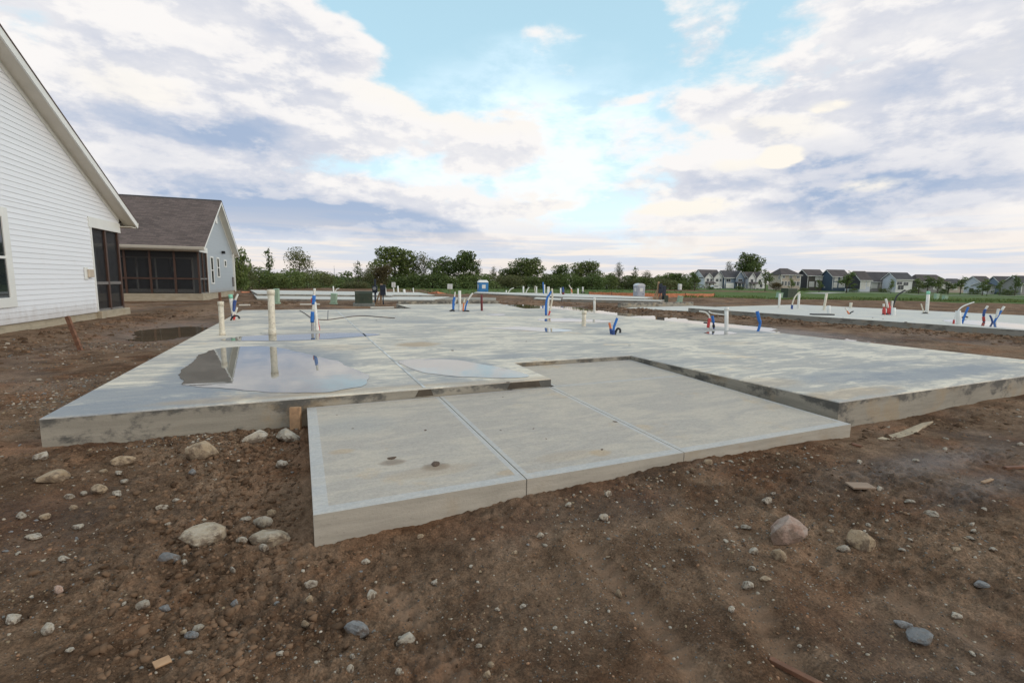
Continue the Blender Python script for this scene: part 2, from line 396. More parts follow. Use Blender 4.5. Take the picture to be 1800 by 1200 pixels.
M_wet = simple('wet_concrete', (.075, .058, .042), .25, .2, 8, bump=.2)
M_pat = m_concrete('patio_concrete', (.475, .42, .35), (.40, .36, .315), (.315, .285, .25), .5, spots=[
    spot(690, 806, .16, .10, .06, MUD, .55), spot(765, 815, .15, .11, .07, MUD, .6), spot(600, 787, .17, .10, .06, TAN, .5), spot(895, 825, .14, .10, .05, TAN, .5),
    spot(1055, 790, .15, .10, .07, TAN, .6), spot(1000, 795, .15, .3, .1, TAN, .25), spot(760, 822, .15, .35, .1, TAN, .3), spot(620, 745, .17, .4, .3, (.33, .33, .32), .4)],
    rough=.75, brush=(.4, 9))
M_bord = m_concrete('trowelled_border', (.465, .44, .405), (.43, .42, .405), (.36, .35, .335), .5, rough=.62)
M_pface = m_face('patio_edge_concrete', (.40, .36, .30), (.24, .21, .17), .25, .3)
M_pface2 = M_pface
M_slabB = m_concrete('pale_slab_concrete', (.60, .57, .50), (.52, .51, .48), (.40, .41, .41), .4)
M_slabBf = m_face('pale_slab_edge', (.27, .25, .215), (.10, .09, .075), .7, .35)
M_found = m_face('foundation_concrete', (.40, .34, .25), (.26, .22, .16), .4, .35)

def m_dirt():
    m, k, b = mat('bare_earth'); p = k.pos()
    n1 = k.noise(p, .45, 6, .6, .4); n2 = k.noise(p, 2.6, 7, .65, .5); n3 = k.noise(p, 17, 6, .7)
    f = k.m('ADD', k.m('MULTIPLY', n1, .55), k.m('MULTIPLY', n2, .45))
    c = k.mix(k.ss(f, .40, .60), (.122, .074, .046), (.285, .190, .126))
    c = k.mix(k.ss(n3, .35, .72, 0., .75), c, k.mix(1., c, (.42, .40, .38), 'MULTIPLY'))
    c = k.mix(k.m('MULTIPLY', k.ss(k.noise(k.map(p, loc=(5, 9, 1)), 38, 4, .65), .60, .76), .35), c, (.15, .14, .13))
    grit = k.noise(p, 95, 5, .75); c = k.mix(1., c, k.mix(k.ss(grit, .28, .72), (.52, .52, .53), (1.5, 1.47, 1.42)), 'MULTIPLY')
    red = k.ss(k.noise(k.map(p, loc=(2, 7, 0)), 1.3, 5), .48, .66, 0., .55); c = k.mix(red, c, k.mix(1., c, (1.18, .88, .70), 'MULTIPLY'))
    dr = k.n('ShaderNodeAttribute'); dr.attribute_name = 'packed'
    c = k.mix(k.m('MULTIPLY', dr.outputs['Fac'], k.m('MULTIPLY', k.ss(n2, .38, .58, .05, .75), k.ss(n3, .3, .6, .5, 1.))), c, (.285, .185, .122))
    # soaked ground is darker and shinier
    wetn = k.n('ShaderNodeAttribute'); wetn.attribute_name = 'wet'; wet = wetn.outputs['Fac']
    c = k.mix(k.m('MULTIPLY', wet, .6), c, k.mix(1., c, (.55, .52, .52), 'MULTIPLY'))
    # grass and dry weed
    ga = k.n('ShaderNodeAttribute'); ga.attribute_name = 'grass'; g = ga.outputs['Fac']
    gn = k.noise(k.map(p, scale=(.6, .6, .6)), .35, 7, .65); gm = k.noise(p, 2.2, 6, .7)
    gc = k.mix(k.ss(gn, .36, .62), (.060, .115, .028), (.115, .150, .050))
    gc = k.mix(k.ss(gm, .5, .75, 0., .6), gc, (.13, .12, .06))
    g2 = k.ss(k.m('ADD', g, k.m('MULTIPLY', k.m('SUBTRACT', gn, .5), 1.5)), .45, .6)
    c = k.mix(g2, c, gc)
    k.put(b.inputs['Base Color'], c)
    k.put(b.inputs['Roughness'], k.m('SUBTRACT', .86, k.m('MULTIPLY', wet, .5))); k.put(b.inputs['Specular IOR Level'], k.m('MULTIPLY_ADD', wet, .4, .06))
    k.put(b.inputs['Normal'], k.bump(k.m('ADD', k.m('MULTIPLY', n3, .6), k.noise(p, 75, 5, .75)), .8, .025))
    return m
M_dirt = m_dirt()
def m_water(name, bed, ior=2.0, rough=.015):
    m, k, b = mat(name); p = k.pos()
    k.put(b.inputs['Base Color'], k.mix(k.ss(k.noise(p, 1.5, 5), .4, .65), bed, tuple(x*.75 for x in bed)))
    b.inputs['Roughness'].default_value = rough; b.inputs['IOR'].default_value = ior
    k.put(b.inputs['Normal'], k.bump(k.noise(k.map(p, scale=(1, 2, 1)), 3.0, 2), .025, .02)); return m
M_puddle = m_water('rainwater_on_concrete', (.20, .185, .155))
M_muddy = m_water('muddy_rainwater', (.17, .118, .072))
M_white = simple('white_paint', (.74, .735, .70), .45, .04, 2, bump=0)
M_cream = simple('cream_trim', (.66, .62, .54), .5, .04, 2, bump=0)
M_pvc = simple('white_plastic_pipe', (.72, .70, .64), .35, .06, 9, bump=0, dirt=.55)
M_pvcy = simple('cream_plastic_pipe', (.66, .60, .48), .4, .08, 9, bump=0, dirt=.55)
M_blue = simple('blue_insulation', (.025, .15, .48), .7, .15, 20, bump=.2)
M_dblue = simple('dark_blue_sleeve', (.03, .07, .24), .6, .15, 20, bump=.2)
M_red = simple('red_pipe', (.50, .045, .04), .45, .12, 10, bump=0)
M_orange = simple('orange_pipe', (.72, .20, .07), .5, .12, 10, bump=0)
M_rust = simple('dark_red_pipe', (.14, .02, .022), .5, .2, 10, bump=0)
M_black = simple('black_plastic', (.012, .012, .014), .45, .2, 10, bump=0)
M_navy = simple('navy_metal', (.014, .022, .04), .45, .15, 6, bump=0)
M_tealc = simple('green_cap', (.25, .60, .42), .5, .1, 8, bump=0)
M_green = simple('dark_green_steel', (.034, .05, .032), .5, .15, 2, bump=0, dirt=.25)
M_pale = simple('pale_green_plastic', (.33, .45, .33), .6, .08, 3, bump=0, dirt=.2)
M_pad = simple('grey_pad', (.17, .18, .165), .8, .15, 5)
M_wood = simple('stake_wood', (.34, .22, .13), .75, .25, 14, dirt=.3)
M_rwood = simple('weathered_red_wood', (.17, .075, .04), .75, .3, 14, dirt=.3)
M_pine = simple('pine_board', (.40, .24, .13), .7, .2, 14, dirt=.15)
M_brown = simple('stained_timber', (.070, .034, .022), .55, .2, 9)
M_rail = simple('grey_rail', (.17, .155, .145), .6, .12, 9)
M_cable = simple('brown_cable', (.085, .055, .05), .5, .2, 10, bump=0)
M_steel = simple('galvanised_steel', (.32, .33, .34), .4, .15, 12, metal=.6, bump=0)
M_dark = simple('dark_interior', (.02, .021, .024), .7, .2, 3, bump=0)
def m_siding(name, c, var=.03):
    m, k, b = mat(name); o = k.obj()
    f = k.noise(k.map(o, scale=(.15, .15, 8)), 1.2, 4)
    c2 = k.mix(k.ss(f, .3, .7), tuple(x*(1-var) for x in c), tuple(min(.95, x*(1+var)) for x in c))
    c2 = k.mix(k.ss(k.noise(o, 2.4, 6), .58, .8, 0., .12), c2, (.35, .30, .24))
    zz = k.xyz(o)[2]; c2 = k.mix(k.m('MULTIPLY', k.ss(k.m('ADD', zz, k.m('MULTIPLY', k.noise(k.map(o, scale=(1, 1, .4)), 5, 6, .7), -.6)), -.05, .45, 1., 0.), .45), c2, (.30, .22, .15))
    k.put(b.inputs['Base Color'], c2); b.inputs['Roughness'].default_value = .42
    k.put(b.inputs['Normal'], k.bump(k.noise(k.map(o, scale=(.3, .3, 3)), 9, 3), .05, .01)); return m
M_sidw = m_siding('white_vinyl', (.78, .79, .82)); M_sidb = m_siding('grey_blue_vinyl', (.35, .385, .415))
def m_shingle(name, c, sc=1.):
    m, k, b = mat(name); o = k.obj()
    br = k.n('ShaderNodeTexBrick'); br.offset = .5; br.inputs['Scale'].default_value = 1.; br.inputs['Mortar Size'].default_value = .006
    br.inputs['Brick Width'].default_value = .33; br.inputs['Row Height'].default_value = .14
    x, y, z = k.xyz(o); q = k.n('ShaderNodeCombineXYZ'); k.put(q.inputs[0], x); k.put(q.inputs[1], k.m('MULTIPLY', z, 1.9))
    k.put(br.inputs['Vector'], q.outputs[0])
    br.inputs['Color1'].default_value = tuple(v*.72 for v in c)+(1,); br.inputs['Color2'].default_value = tuple(v*1.3 for v in c)+(1,); br.inputs['Mortar'].default_value = tuple(v*.4 for v in c)+(1,)
    f = k.noise(o, 7, 6, .7); c2 = k.mix(1., br.outputs[0], k.mix(f, (.6, .6, .6), (1.4, 1.4, 1.4)), 'MULTIPLY')
    c2 = k.mix(k.ss(k.noise(o, .5, 4), .35, .7, 0., .3), c2, tuple(v*1.5 for v in c))
    k.put(b.inputs['Base Color'], c2); b.inputs['Roughness'].default_value = .9
    k.put(b.inputs['Normal'], k.bump(br.outputs['Fac'], .5, .012)); return m
M_roof = m_shingle('brown_grey_shingle', (.115, .085, .076))
def m_screen():
    m, k, b = mat('insect_screen'); nt = k.nt
    b.inputs['Base Color'].default_value = (.018, .018, .02, 1); b.inputs['Roughness'].default_value = .6
    t = k.n('ShaderNodeBsdfTransparent'); mx = k.n('ShaderNodeMixShader'); mx.inputs[0].default_value = .45
    nt.links.new(t.outputs[0], mx.inputs[1]); nt.links.new(b.outputs[0], mx.inputs[2])
    nt.links.new(mx.outputs[0], nt.nodes['Material Output'].inputs[0]); return m
M_screen = m_screen()
def m_glass(name, c=(.02, .025, .03), rough=.03, spec=.8):
    m, k, b = mat(name); b.inputs['Base Color'].default_value = c+(1,); b.inputs['Roughness'].default_value = rough
    b.inputs['Specular IOR Level'].default_value = spec; b.inputs['IOR'].default_value = 1.6
    k.put(b.inputs['Normal'], k.bump(k.noise(k.obj(), 1.2, 2), .03, .05)); return m
M_glass = m_glass('window_glass')

# ------------------------------------------------------------------ the earth: one sheet to the horizon
def build_ground():
    yaw = math.atan2(FH[0], FH[1])
    fine = np.radians(np.arange(-57, 57.001, .14)); coarse = np.radians(np.linspace(57, 303, 70)[1:-1])
    A = np.concatenate([fine, coarse])+yaw
    r = [.25]
    while r[-1] < 1.2: r.append(r[-1]*1.06)
    while r[-1] < 34: r.append(r[-1]*1.0062)
    while r[-1] < 90: r.append(r[-1]*1.013)
    while r[-1] < 6000: r.append(r[-1]*1.05)
    r = np.array(r); nr, na = len(r), len(A)
    X = r[:, None]*np.sin(A)[None]; Y = r[:, None]*np.cos(A)[None]
    Zz = G(X.ravel(), Y.ravel())
    x, y = X.ravel(), Y.ravel()
    V = np.concatenate([[[0, 0, g1(0, 0)]], np.stack([x, y, Zz], 1)])
    i = np.arange(nr-1)[:, None]*na; j = np.arange(na)[None]; j2 = (j+1) % na
    Q = np.stack([i+j, i+na+j, i+na+j2, i+j2], -1).reshape(-1, 4)+1
    f = x*FH[0]+y*FH[1]; l = x*RH[0]+y*RH[1]; kk = l/np.maximum(np.abs(f), .1)
    edge = 60-16*sst(.55, 1.0, kk)
    g = sst(-4, 4, f-edge)
    left = 1-sst(-.25, -.05, kk)
    g = g*(1-.75*left*(1-sst(105, 125, f)))
    g = np.maximum(g, .8*left*np.exp(-((f-66)/7.)**2))
    mid = sst(.18, .3, kk)*(1-sst(.5, .6, kk))          # strip of bare soil in the field
    g = g*(1-.8*mid*np.exp(-((f-150)/18.)**2))
    g = np.where(f < 30, 0, g); g = np.where((f < 0), np.where(np.hypot(x, y) > 60, 1, 0), g)
    wet = np.clip(1.2*np.exp(-((x+3.2)/1.25)**2-((y-15.6)/2.6)**2), 0, 1)
    wet = np.maximum(wet, np.exp(-((x-13.4)/1.9)**4)*sst(5, 10, y)*(1-sst(24, 27, y))*.9)
    px, py = xy(1640, 815); wet = np.maximum(wet, np.exp(-((x-px)/1.3)**2-((y-py)/.22)**2))
    px, py = xy(1720, 860); wet = np.maximum(wet, .8*np.exp(-((x-px)/.8)**2-((y-py)/.2)**2))
    px, py = xy(330, 470+90); wet = np.maximum(wet, .0*x)
    wet = np.maximum(wet, .35*sst(.06, .22, fbm(x*.7+3, y*.7, 3, 77))*(np.hypot(x, y) < 40))
    pk = 0*x
    for pts, w, dep in RUTS[:4]: pk = np.maximum(pk, np.exp(-(segd(x, y, pts)/(w*.8))**4))
    pk = np.maximum(pk, sst(.05, .2, fbm(x*.6+20, y*.6, 3, 88))*.7)*(np.hypot(x, y) < 30)
    pk = np.concatenate([[0], pk])
    gg = np.concatenate([[0], g]); ww = np.concatenate([[0], wet])
    o = npmesh('ground', V, Q, M_dirt, {'grass': gg, 'wet': ww, 'packed': pk}, smooth=True)
    tag(o, 'bare brown earth of the building site turning to grass farther off', 'ground', kind='structure')
    # close the middle
build_ground()

# ------------------------------------------------------------------ stones
def rock_mesh(seed, flat=.6, ang=.5, sub=2):
    bm = bmesh.new(); bmesh.ops.create_icosphere(bm, subdivisions=sub, radius=1)
    r = np.random.default_rng(seed); pl = []
    for _ in range(11):
        n = r.normal(size=3); n /= np.linalg.norm(n); pl.append((n, .50+.34*r.random()))
    of = r.random(3)*50
    for v in bm.verts:
        p = np.array(v.co)
        for n, d in pl:
            e = p@n-d
            if e > 0: p = p-n*e*(.62+.38*ang)
        q = p*2.3+of
        s = 1+.16*float(fbm(np.array([q[0]+q[2]*.7]), np.array([q[1]-q[2]*.6]), 3, seed)[0])*2
        v.co = Vector((p[0]*s, p[1]*s*(.72+.2*of[0]/50), p[2]*s*flat))
    me = bpy.data.meshes.new('stone'); bm.to_mesh(me); bm.free()
    me.polygons.foreach_set('use_smooth', [ang < .0]*len(me.polygons)); return me
def m_rock(name, a, b_, c, dirt=.5):
    m, k, b = mat(name); o = k.obj(); i = k.n('ShaderNodeObjectInfo').outputs['Random']
    off = k.n('ShaderNodeVectorMath', operation='ADD'); k.put(off.inputs[0], o); k.put(off.inputs[1], k.m('MULTIPLY', i, 40.))
    n1 = k.noise(off.outputs[0], 1.7, 5, .6); n2 = k.noise(off.outputs[0], 6, 6, .7)
    cc = k.mix(k.ss(n1, .38, .62), a, b_); cc = k.mix(k.ss(n2, .55, .75), cc, c)
    cc = k.mix(1., cc, k.mix(i, (.80, .80, .80), (1.12, 1.12, 1.12)), 'MULTIPLY')
    d = k.ss(k.m('ADD', k.noise(off.outputs[0], 2.4, 6, .65), k.m('MULTIPLY', k.xyz(o)[2], -.22)), .40, .60)
    cc = k.mix(k.m('MULTIPLY', d, dirt), cc, (.11, .07, .045))
    k.put(b.inputs['Base Color'], cc); b.inputs['Roughness'].default_value = .75
    k.put(b.inputs['Normal'], k.bump(n2, .5, .08)); return m
R_pale = m_rock('pale_limestone', (.42, .355, .27), (.47, .42, .35), (.31, .245, .17), .85)
R_tan = m_rock('tan_stone', (.36, .26, .16), (.44, .33, .22), (.26, .18, .11), .75)
R_grey = m_rock('grey_stone', (.20, .205, .21), (.27, .265, .26), (.14, .14, .145), .7)
R_pink = m_rock('pink_granite', (.44, .28, .21), (.52, .40, .33), (.32, .20, .13), .7)
RMESH = [rock_mesh(40+i, .5+.05*(i % 5), [.35, .8, 1.][i % 3]) for i in range(12)]
def stone(u, v, wpx, hpx, m, mi, label, rz=None, name='stone', cat='stone', group=None, sink=.42, aspect=None):
    """a stone whose outline in the photograph is about WPX by HPX, centred on (u, v)"""
    p = on(u, v+hpx*.35); s = wpx/ppm(p)/2
    me = RMESH[mi % 12].copy(); me.materials.clear(); me.materials.append(m)
    o = bpy.data.objects.new(name, me); COL.objects.link(o)
    hz = hpx/ppm(p)/2
    zz = max(abs(v.co.z) for v in me.vertices); xx = max(abs(v.co.x) for v in me.vertices)
    o.scale = (s*1.05/xx, s*(aspect or .8)/xx, max(hz*1.05, s*.38)/zz)
    o.rotation_euler = (random.uniform(-.12, .12), random.uniform(-.12, .12), (rz if rz is not None else random.uniform(-.5, .5))-math.atan2(FH[0], FH[1]))
    o.location = (p.x, p.y, g1(p.x, p.y)+hz*(1-sink)*.9)
    tag(o, label, cat, group); return o
stone(355, 793, 52, 40, R_tan, 0, 'big rounded tan boulder lying in front of the long slab edge', name='boulder', cat='boulder')
stone(1383, 928, 72, 50, R_pink, 4, 'big angular pink stone in the mud, largest on the dirt side with tyre ruts', name='boulder', cat='boulder')
stone(1506, 947, 50, 40, R_tan, 3, 'smooth egg shaped brown stone beside the angular pink stone', -.6, name='boulder', cat='boulder', aspect=.6)
stone(1369, 974, 29, 25, R_tan, 6, 'round yellowish tan cobble below the angular pink stone', name='cobble', cat='cobble')
stone(213, 813, 42, 22, R_tan, 8, 'pale flat topped stone between the tan boulder and the slab corner', name='cobble', cat='cobble')
stone(97, 835, 56, 24, R_tan, 9, 'long tan stone sunk in mud near the slab corner', .2, name='cobble', cat='cobble', sink=.5)
R_cake = m_rock('mud_caked_limestone', (.36, .28, .19), (.44, .37, .28), (.54, .50, .44), .75)
stone(362, 936, 76, 34, R_cake, 1, 'broad jagged whitish rock caked with mud', name='broken_rock', cat='rock', sink=.55)
stone(478, 943, 78, 24, R_cake, 7, 'long flat cream limestone slab close to the patio side', -.1, name='broken_rock', cat='rock', sink=.5)
stone(452, 768, 44, 24, R_pale, 4, 'jagged white rock under the long slab edge', .5, name='broken_rock', cat='rock')
stone(507, 766, 50, 28, R_pale, 10, 'crumbly white rock at the foot of the wooden stake', -.3, name='broken_rock', cat='rock')
stone(495, 816, 22, 18, R_pale, 5, 'rounded cream cobble on loose clods beside the patio corner', name='cobble', cat='cobble')
stone(174, 857, 30, 20, R_tan, 2, 'ochre and white broken stone lying among pebbles', name='cobble', cat='cobble')
stone(463, 913, 36, 22, R_pale, 6, 'dirty cream cobble just above the flat limestone slab', name='cobble', cat='cobble')
stone(476, 902, 18, 14, R_tan, 3, 'small round tan stone perched on the dirty cream cobble', name='pebble', cat='stone', sink=.1)
stone(630, 1101, 48, 28, R_grey, 7, 'flat blue grey slate stone in the near foreground', -.15, name='slate_stone', cat='stone')
stone(298, 972, 34, 26, R_grey, 10, 'grey slate chip standing on its edge', .5, name='slate_stone', cat='stone')
stone(1617, 1118, 54, 18, R_grey, 1, 'long pale grey flat stone by the rightmost rut', .1, name='slate_stone', cat='stone', sink=.2)
stone(1585, 1094, 34, 16, R_grey, 8, 'grey flat chip right above the long pale grey stone', -.2, name='slate_stone', cat='stone')
stone(1725, 1019, 28, 11, R_grey, 11, 'smooth pale blue grey flat pebble on bare mud', .15, name='slate_stone', cat='stone')
stone(1365, 936, 26, 14, R_pale, 9, 'white chip leaning on the angular pink stone', name='pebble', cat='stone')
stone(1346, 888, 24, 15, R_pale, 8, 'white angular stone uphill from the egg shaped brown stone', name='cobble', cat='cobble')
stone(1637, 902, 24, 16, R_pale, 2, 'lone white cobble on smooth mud in front of the taller slab corner', name='cobble', cat='cobble')
stone(1314, 1024, 22, 18, R_pale, 5, 'whitish cobble on the rim of a tyre rut', name='cobble', cat='cobble')
stone(653, 1044, 22, 22, R_pale, 0, 'upright cream stone left of the slate stone', 1.2, name='cobble', cat='cobble')
stone(715, 1121, 36, 20, R_pale, 4, 'flat dirty white stone to the side of the slate stone', name='cobble', cat='cobble')
stone(83, 1103, 28, 20, R_pale, 3, 'white stone alone on the dark near mud', name='cobble', cat='cobble')
stone(22, 1086, 28, 18, R_pale, 11, 'white stone at the very edge of the picture', name='cobble', cat='cobble')
stone(103, 1035, 24, 18, R_pink, 6, 'pinkish stone with a small white one next to it', name='cobble', cat='cobble')
stone(1245, 810, 22, 12, R_tan, 7, 'yellow tan stone at the foot of the patio edge', name='pebble', cat='stone')
for i, (u, v, w, h, m) in enumerate([(205, 870, 20, 12, 0), (80, 907, 18, 12, 1), (37, 904, 24, 14, 0), (128, 891, 15, 9, 1), (139, 925, 22, 10, 0), (58, 942, 30, 9, 0), (147, 866, 20, 9, 0), (124, 871, 18, 12, 0),
        (283, 895, 22, 14, 0), (296, 920, 13, 6, 0), (311, 878, 14, 8, 0), (218, 847, 16, 8, 0), (208, 834, 14, 8, 0), (182, 827, 14, 10, 1), (337, 820, 20, 14, 2), (366, 813, 14, 8, 0), (75, 800, 26, 16, 0), (430, 912, 22, 12, 0),
        (425, 947, 22, 14, 0), (465, 960, 20, 14, 0), (409, 997, 14, 16, 0), (324, 986, 14, 10, 0), (113, 984, 22, 12, 0), (252, 1060, 22, 16, 0), (290, 1068, 20, 14, 2), (413, 1062, 16, 24, 2), (337, 1114, 24, 16, 2),
        (347, 1102, 22, 9, 0), (323, 1102, 16, 9, 1), (122, 1141, 16, 9, 0), (332, 1146, 14, 8, 0), (488, 1060, 12, 10, 2), (545, 1025, 26, 18, 0), (545, 1055, 16, 16, 1), (538, 1095, 16, 18, 1), (493, 1147, 14, 8, 0),
        (643, 986, 16, 12, 0), (764, 1023, 12, 9, 0), (676, 1041, 10, 8, 1), (738, 942, 14, 8, 1), (905, 970, 12, 8, 1), (949, 940, 14, 14, 0), (958, 957, 12, 6, 0), (1062, 907, 22, 14, 0), (1068, 866, 16, 16, 0), (1000, 886, 14, 10, 0),
        (1088, 1042, 12, 18, 1), (919, 1064, 12, 8, 0), (874, 1070, 10, 8, 0), (976, 1103, 10, 7, 0), (842, 1134, 12, 10, 0), (862, 1166, 14, 10, 1), (857, 1183, 16, 14, 1), (700, 1187, 14, 18, 0), (616, 1173, 14, 18, 0), (620, 1152, 12, 10, 0),
        (1358, 868, 12, 7, 0), (1325, 967, 20, 14, 0), (1312, 925, 18, 9, 0), (1322, 998, 12, 10, 0), (1345, 1016, 22, 8, 1), (1286, 1070, 14, 12, 0), (1460, 932, 14, 8, 1), (1525, 922, 10, 8, 0), (1546, 858, 14, 9, 0), (1598, 883, 18, 8, 0),
        (1484, 963, 26, 14, 0), (1680, 964, 22, 10, 1), (1708, 920, 14, 9, 0), (1712, 928, 10, 8, 0), (1706, 942, 12, 7, 0), (1680, 1077, 20, 9, 0), (1745, 966, 14, 7, 0), (1730, 893, 12, 8, 0), (1610, 808, 10, 7, 0), (1510, 811, 14, 8, 0), (1793, 780, 12, 8, 0), (1585, 965, 12, 6, 0), (1406, 1134, 10, 7, 0), (1708, 1182, 14, 6, 0)]):
    m = (R_pale, R_tan, R_grey)[m]; nm = ('pale stone', 'tan stone', 'grey stone')[(0 if m is R_pale else 1 if m is R_tan else 2)]
    stone(u, v, w, h, m, i, {'pale stone': 'small pale stone strewn over the bare brown earth', 'tan stone': 'small tan stone strewn over the bare brown earth', 'grey stone': 'small grey stone strewn over the bare brown earth'}[nm], name='pebble', group=nm+'s strewn over the earth')
LAB = {0: ('small pale stone strewn over the bare brown earth', 'pale stones strewn over the earth'), 1: ('small tan stone strewn over the bare brown earth', 'tan stones strewn over the earth'), 2: ('small grey stone strewn over the bare brown earth', 'grey stones strewn over the earth')}
pebs = []
for mi_, m in enumerate((R_pale, R_tan, R_grey)):
    for q in range(4):
        me = RMESH[q*3+mi_].copy(); me.materials.clear(); me.materials.append(m)
        pebs.append((mi_, me))
def dirt_free(x, y):
    return not ((x > -2.1 and x < 11 and y > 5 and y < 24) or (x > -.05 and x < 4.9 and y > 2.7) or (x > 4.8 and x < 11 and y > 2.9))
def pebble(x, y, s, kind_):
    c = [me for a, me in pebs if a == kind_]
    o = bpy.data.objects.new('pebble', random.choice(c)); COL.objects.link(o)
    o.scale = (s*random.uniform(.8, 1.2), s*random.uniform(.6, 1), s*random.uniform(.5, .85)); o.rotation_euler = (random.uniform(-.3, .3), random.uniform(-.3, .3), random.uniform(0, 6.28))
    o.location = (x, y, g1(x, y)+s*.06); tag(o, LAB[kind_][0], 'stone', LAB[kind_][1])
n = 0
while n < 165:
    u = random.uniform(0, 1800); v = 700+480*random.random()**1.1
    if n % 5 == 0: u = random.uniform(0, 560); v = random.uniform(640, 1000)
    p = at(u, v, 0)
    if not dirt_free(p.x, p.y) or (p.x < -1.9 and p.y > 13): continue
    s = random.uniform(2.0, 4.8)/ppm(p)*(1 if random.random() < .85 else 1.5)
    pebble(p.x, p.y, s, random.choice((0, 0, 0, 1, 1, 2))); n += 1
# a light row of stones along the foot of the right hand edges
for i in range(26):
    t = random.random(); u = 1010+t*420+random.uniform(-20, 20); v = 878-t*90+random.uniform(-2, 10)
    p = at(u, v, -.02)
    if dirt_free(p.x, p.y): pebble(p.x, p.y, random.uniform(2.5, 6)/ppm(p), random.choice((0, 0, 1)))
for i in range(24):
    y = random.uniform(3, 17); pebble(17.4+(18-y)*.1476-random.uniform(.5, 2.2), y, random.uniform(.02, .06), random.choice((0, 0, 1)))
for i in range(10):
    p = on(random.uniform(20, 330), random.uniform(570, 620)); pebble(p.x, p.y, random.uniform(.02, .05), random.choice((0, 0, 1)))

def scatter(name, mesh_list, pts, sizes, material, label, cat, cols=None, sink=.1):
    """many small pieces nobody could count, as one mesh"""
    Vs = []; Fs = []; Cs = []; off = 0
    for i, (x, y, z) in enumerate(pts):
        bv, bf = mesh_list[i % len(mesh_list)]
        q = rng.normal(size=4); q /= np.linalg.norm(q); w_, a, b, c = q
        Rm = np.array([[1-2*(b*b+c*c), 2*(a*b-c*w_), 2*(a*c+b*w_)], [2*(a*b+c*w_), 1-2*(a*a+c*c), 2*(b*c-a*w_)], [2*(a*c-b*w_), 2*(b*c+a*w_), 1-2*(a*a+b*b)]])
        v = bv@Rm.T; v = v*sizes[i]*np.array([1, 1, .75]); v[:, 2] += z-sizes[i]*sink; v[:, 0] += x; v[:, 1] += y
        Vs.append(v); Fs.append(bf+off); off += len(v)
        if cols is not None: Cs.append(np.repeat(cols[i][None], len(v), 0))
    o = npmesh(name, np.concatenate(Vs), np.concatenate(Fs), material, {'tint': np.concatenate(Cs)} if cols is not None else None)
    return tag(o, label, cat, kind='stuff')
def ico(sub, seed, jit):
    bm = bmesh.new(); bmesh.ops.create_icosphere(bm, subdivisions=sub, radius=1); r = np.random.default_rng(seed)
    V = np.array([v.co[:] for v in bm.verts]); V *= 1+jit*(r.random((len(V), 1))-.5)*2; V[:, 0] *= 1+.3*r.random(); V[:, 1] *= 1-.25*r.random()
    Fc = np.array([[v.index for v in f.verts] for f in bm.faces]); bm.free(); return V, Fc
def m_tint(name, rough=.8):
    m, k, b = mat(name); a = k.n('ShaderNodeAttribute'); a.attribute_name = 'tint'
    c = k.mix(1., a.outputs['Color'], k.mix(k.noise(k.pos(), 60, 3), (.7, .7, .7), (1.25, 1.25, 1.25)), 'MULTIPLY')
    k.put(b.inputs['Base Color'], c); b.inputs['Roughness'].default_value = rough; b.inputs['Specular IOR Level'].default_value = .08; return m
# gravel
pts = []; sz = []; cl = []
pal = np.array([(.40, .36, .31), (.30, .24, .17), (.20, .20, .20), (.24, .15, .09), (.45, .42, .38), (.13, .135, .145), (.33, .20, .13)])
while len(pts) < 13000:
    u = rng.uniform(-60, 1860); v = 690+540*rng.random()**1.15
    if rng.random() < .25: u = rng.uniform(0, 420); v = rng.uniform(600, 800)
    p = at(u, v, 0.)
    if not dirt_free(p.x, p.y) or p.y > 19: continue
    if vn(p.x*1.1, p.y*1.1, 71)*.7+vn(p.x*.4, p.y*.4, 72)*.6 < .35+.5*rng.random(): continue
    bigp = rng.random() > .90
    pts.append((p.x, p.y)); sz.append(rng.uniform(.7, 1.7)*(rng.uniform(1.4, 2.4) if bigp else 1)/ppm(p)); cl.append(pal[[0, 1, 4, 2, 6][rng.integers(0, 5)] if bigp else rng.integers(0, 7)]*np.array((1, .95, .87))*(rng.uniform(.7, 1.05) if bigp else rng.uniform(.35, .85)))
Pn = np.array(pts); zz = G(Pn[:, 0], Pn[:, 1])
scatter('gravel', [ico(1, s, .25) for s in range(5)], np.c_[Pn, zz], sz, m_tint('gravel_chips'), 'fine gravel and stone chips scattered through the bare earth', 'gravel', np.array(cl), 0.)
# clods
pts = []; sz = []; cl = []
def clod(x, y, s):
    pts.append((x, y)); sz.append(s); cl.append(np.array((.175, .108, .067))*rng.uniform(.4, 1.2))
for _ in range(5200): clod(rng.normal(-.45, .32), rng.uniform(1.9, 5.0), .004+.022*rng.random()**3)
for _ in range(700): clod(rng.uniform(-2.1, 0), 4.95-abs(rng.normal(0, .28)), .006+.026*rng.random()**4)
for _ in range(900): clod(rng.uniform(0, 4.9), 2.77-abs(rng.normal(0, .13)), .005+.02*rng.random()**4)
for _ in range(800): clod(rng.uniform(4.9, 11.5), 2.97-abs(rng.normal(0, .3)), .008+.035*rng.random()**4)
for _ in range(3200): yy_ = rng.uniform(1, 24); clod(17.4+(18-yy_)*.1476-1.0+rng.normal(0, .5), yy_, .015+.085*rng.random()**3)
for _ in range(900): clod(rng.uniform(8.5, 17), rng.uniform(19.5, 31), .02+.09*rng.random()**3)
for _ in range(900): clod(rng.uniform(-3, 10), rng.normal(29.3, 1.0), .03+.12*rng.random()**3)
for _ in range(900): y = rng.uniform(10, 23); clod(-6.6+.0737*y+abs(rng.normal(0, .8)), y, .02+.06*rng.random()**3)
for _ in range(5200):
    p = at(rng.uniform(-60, 1860), 760+460*rng.random(), 0)
    if dirt_free(p.x, p.y) and vn(p.x*.9, p.y*.9, 91) > .42: clod(p.x, p.y, (.9+3.6*rng.random()**4)/ppm(p))
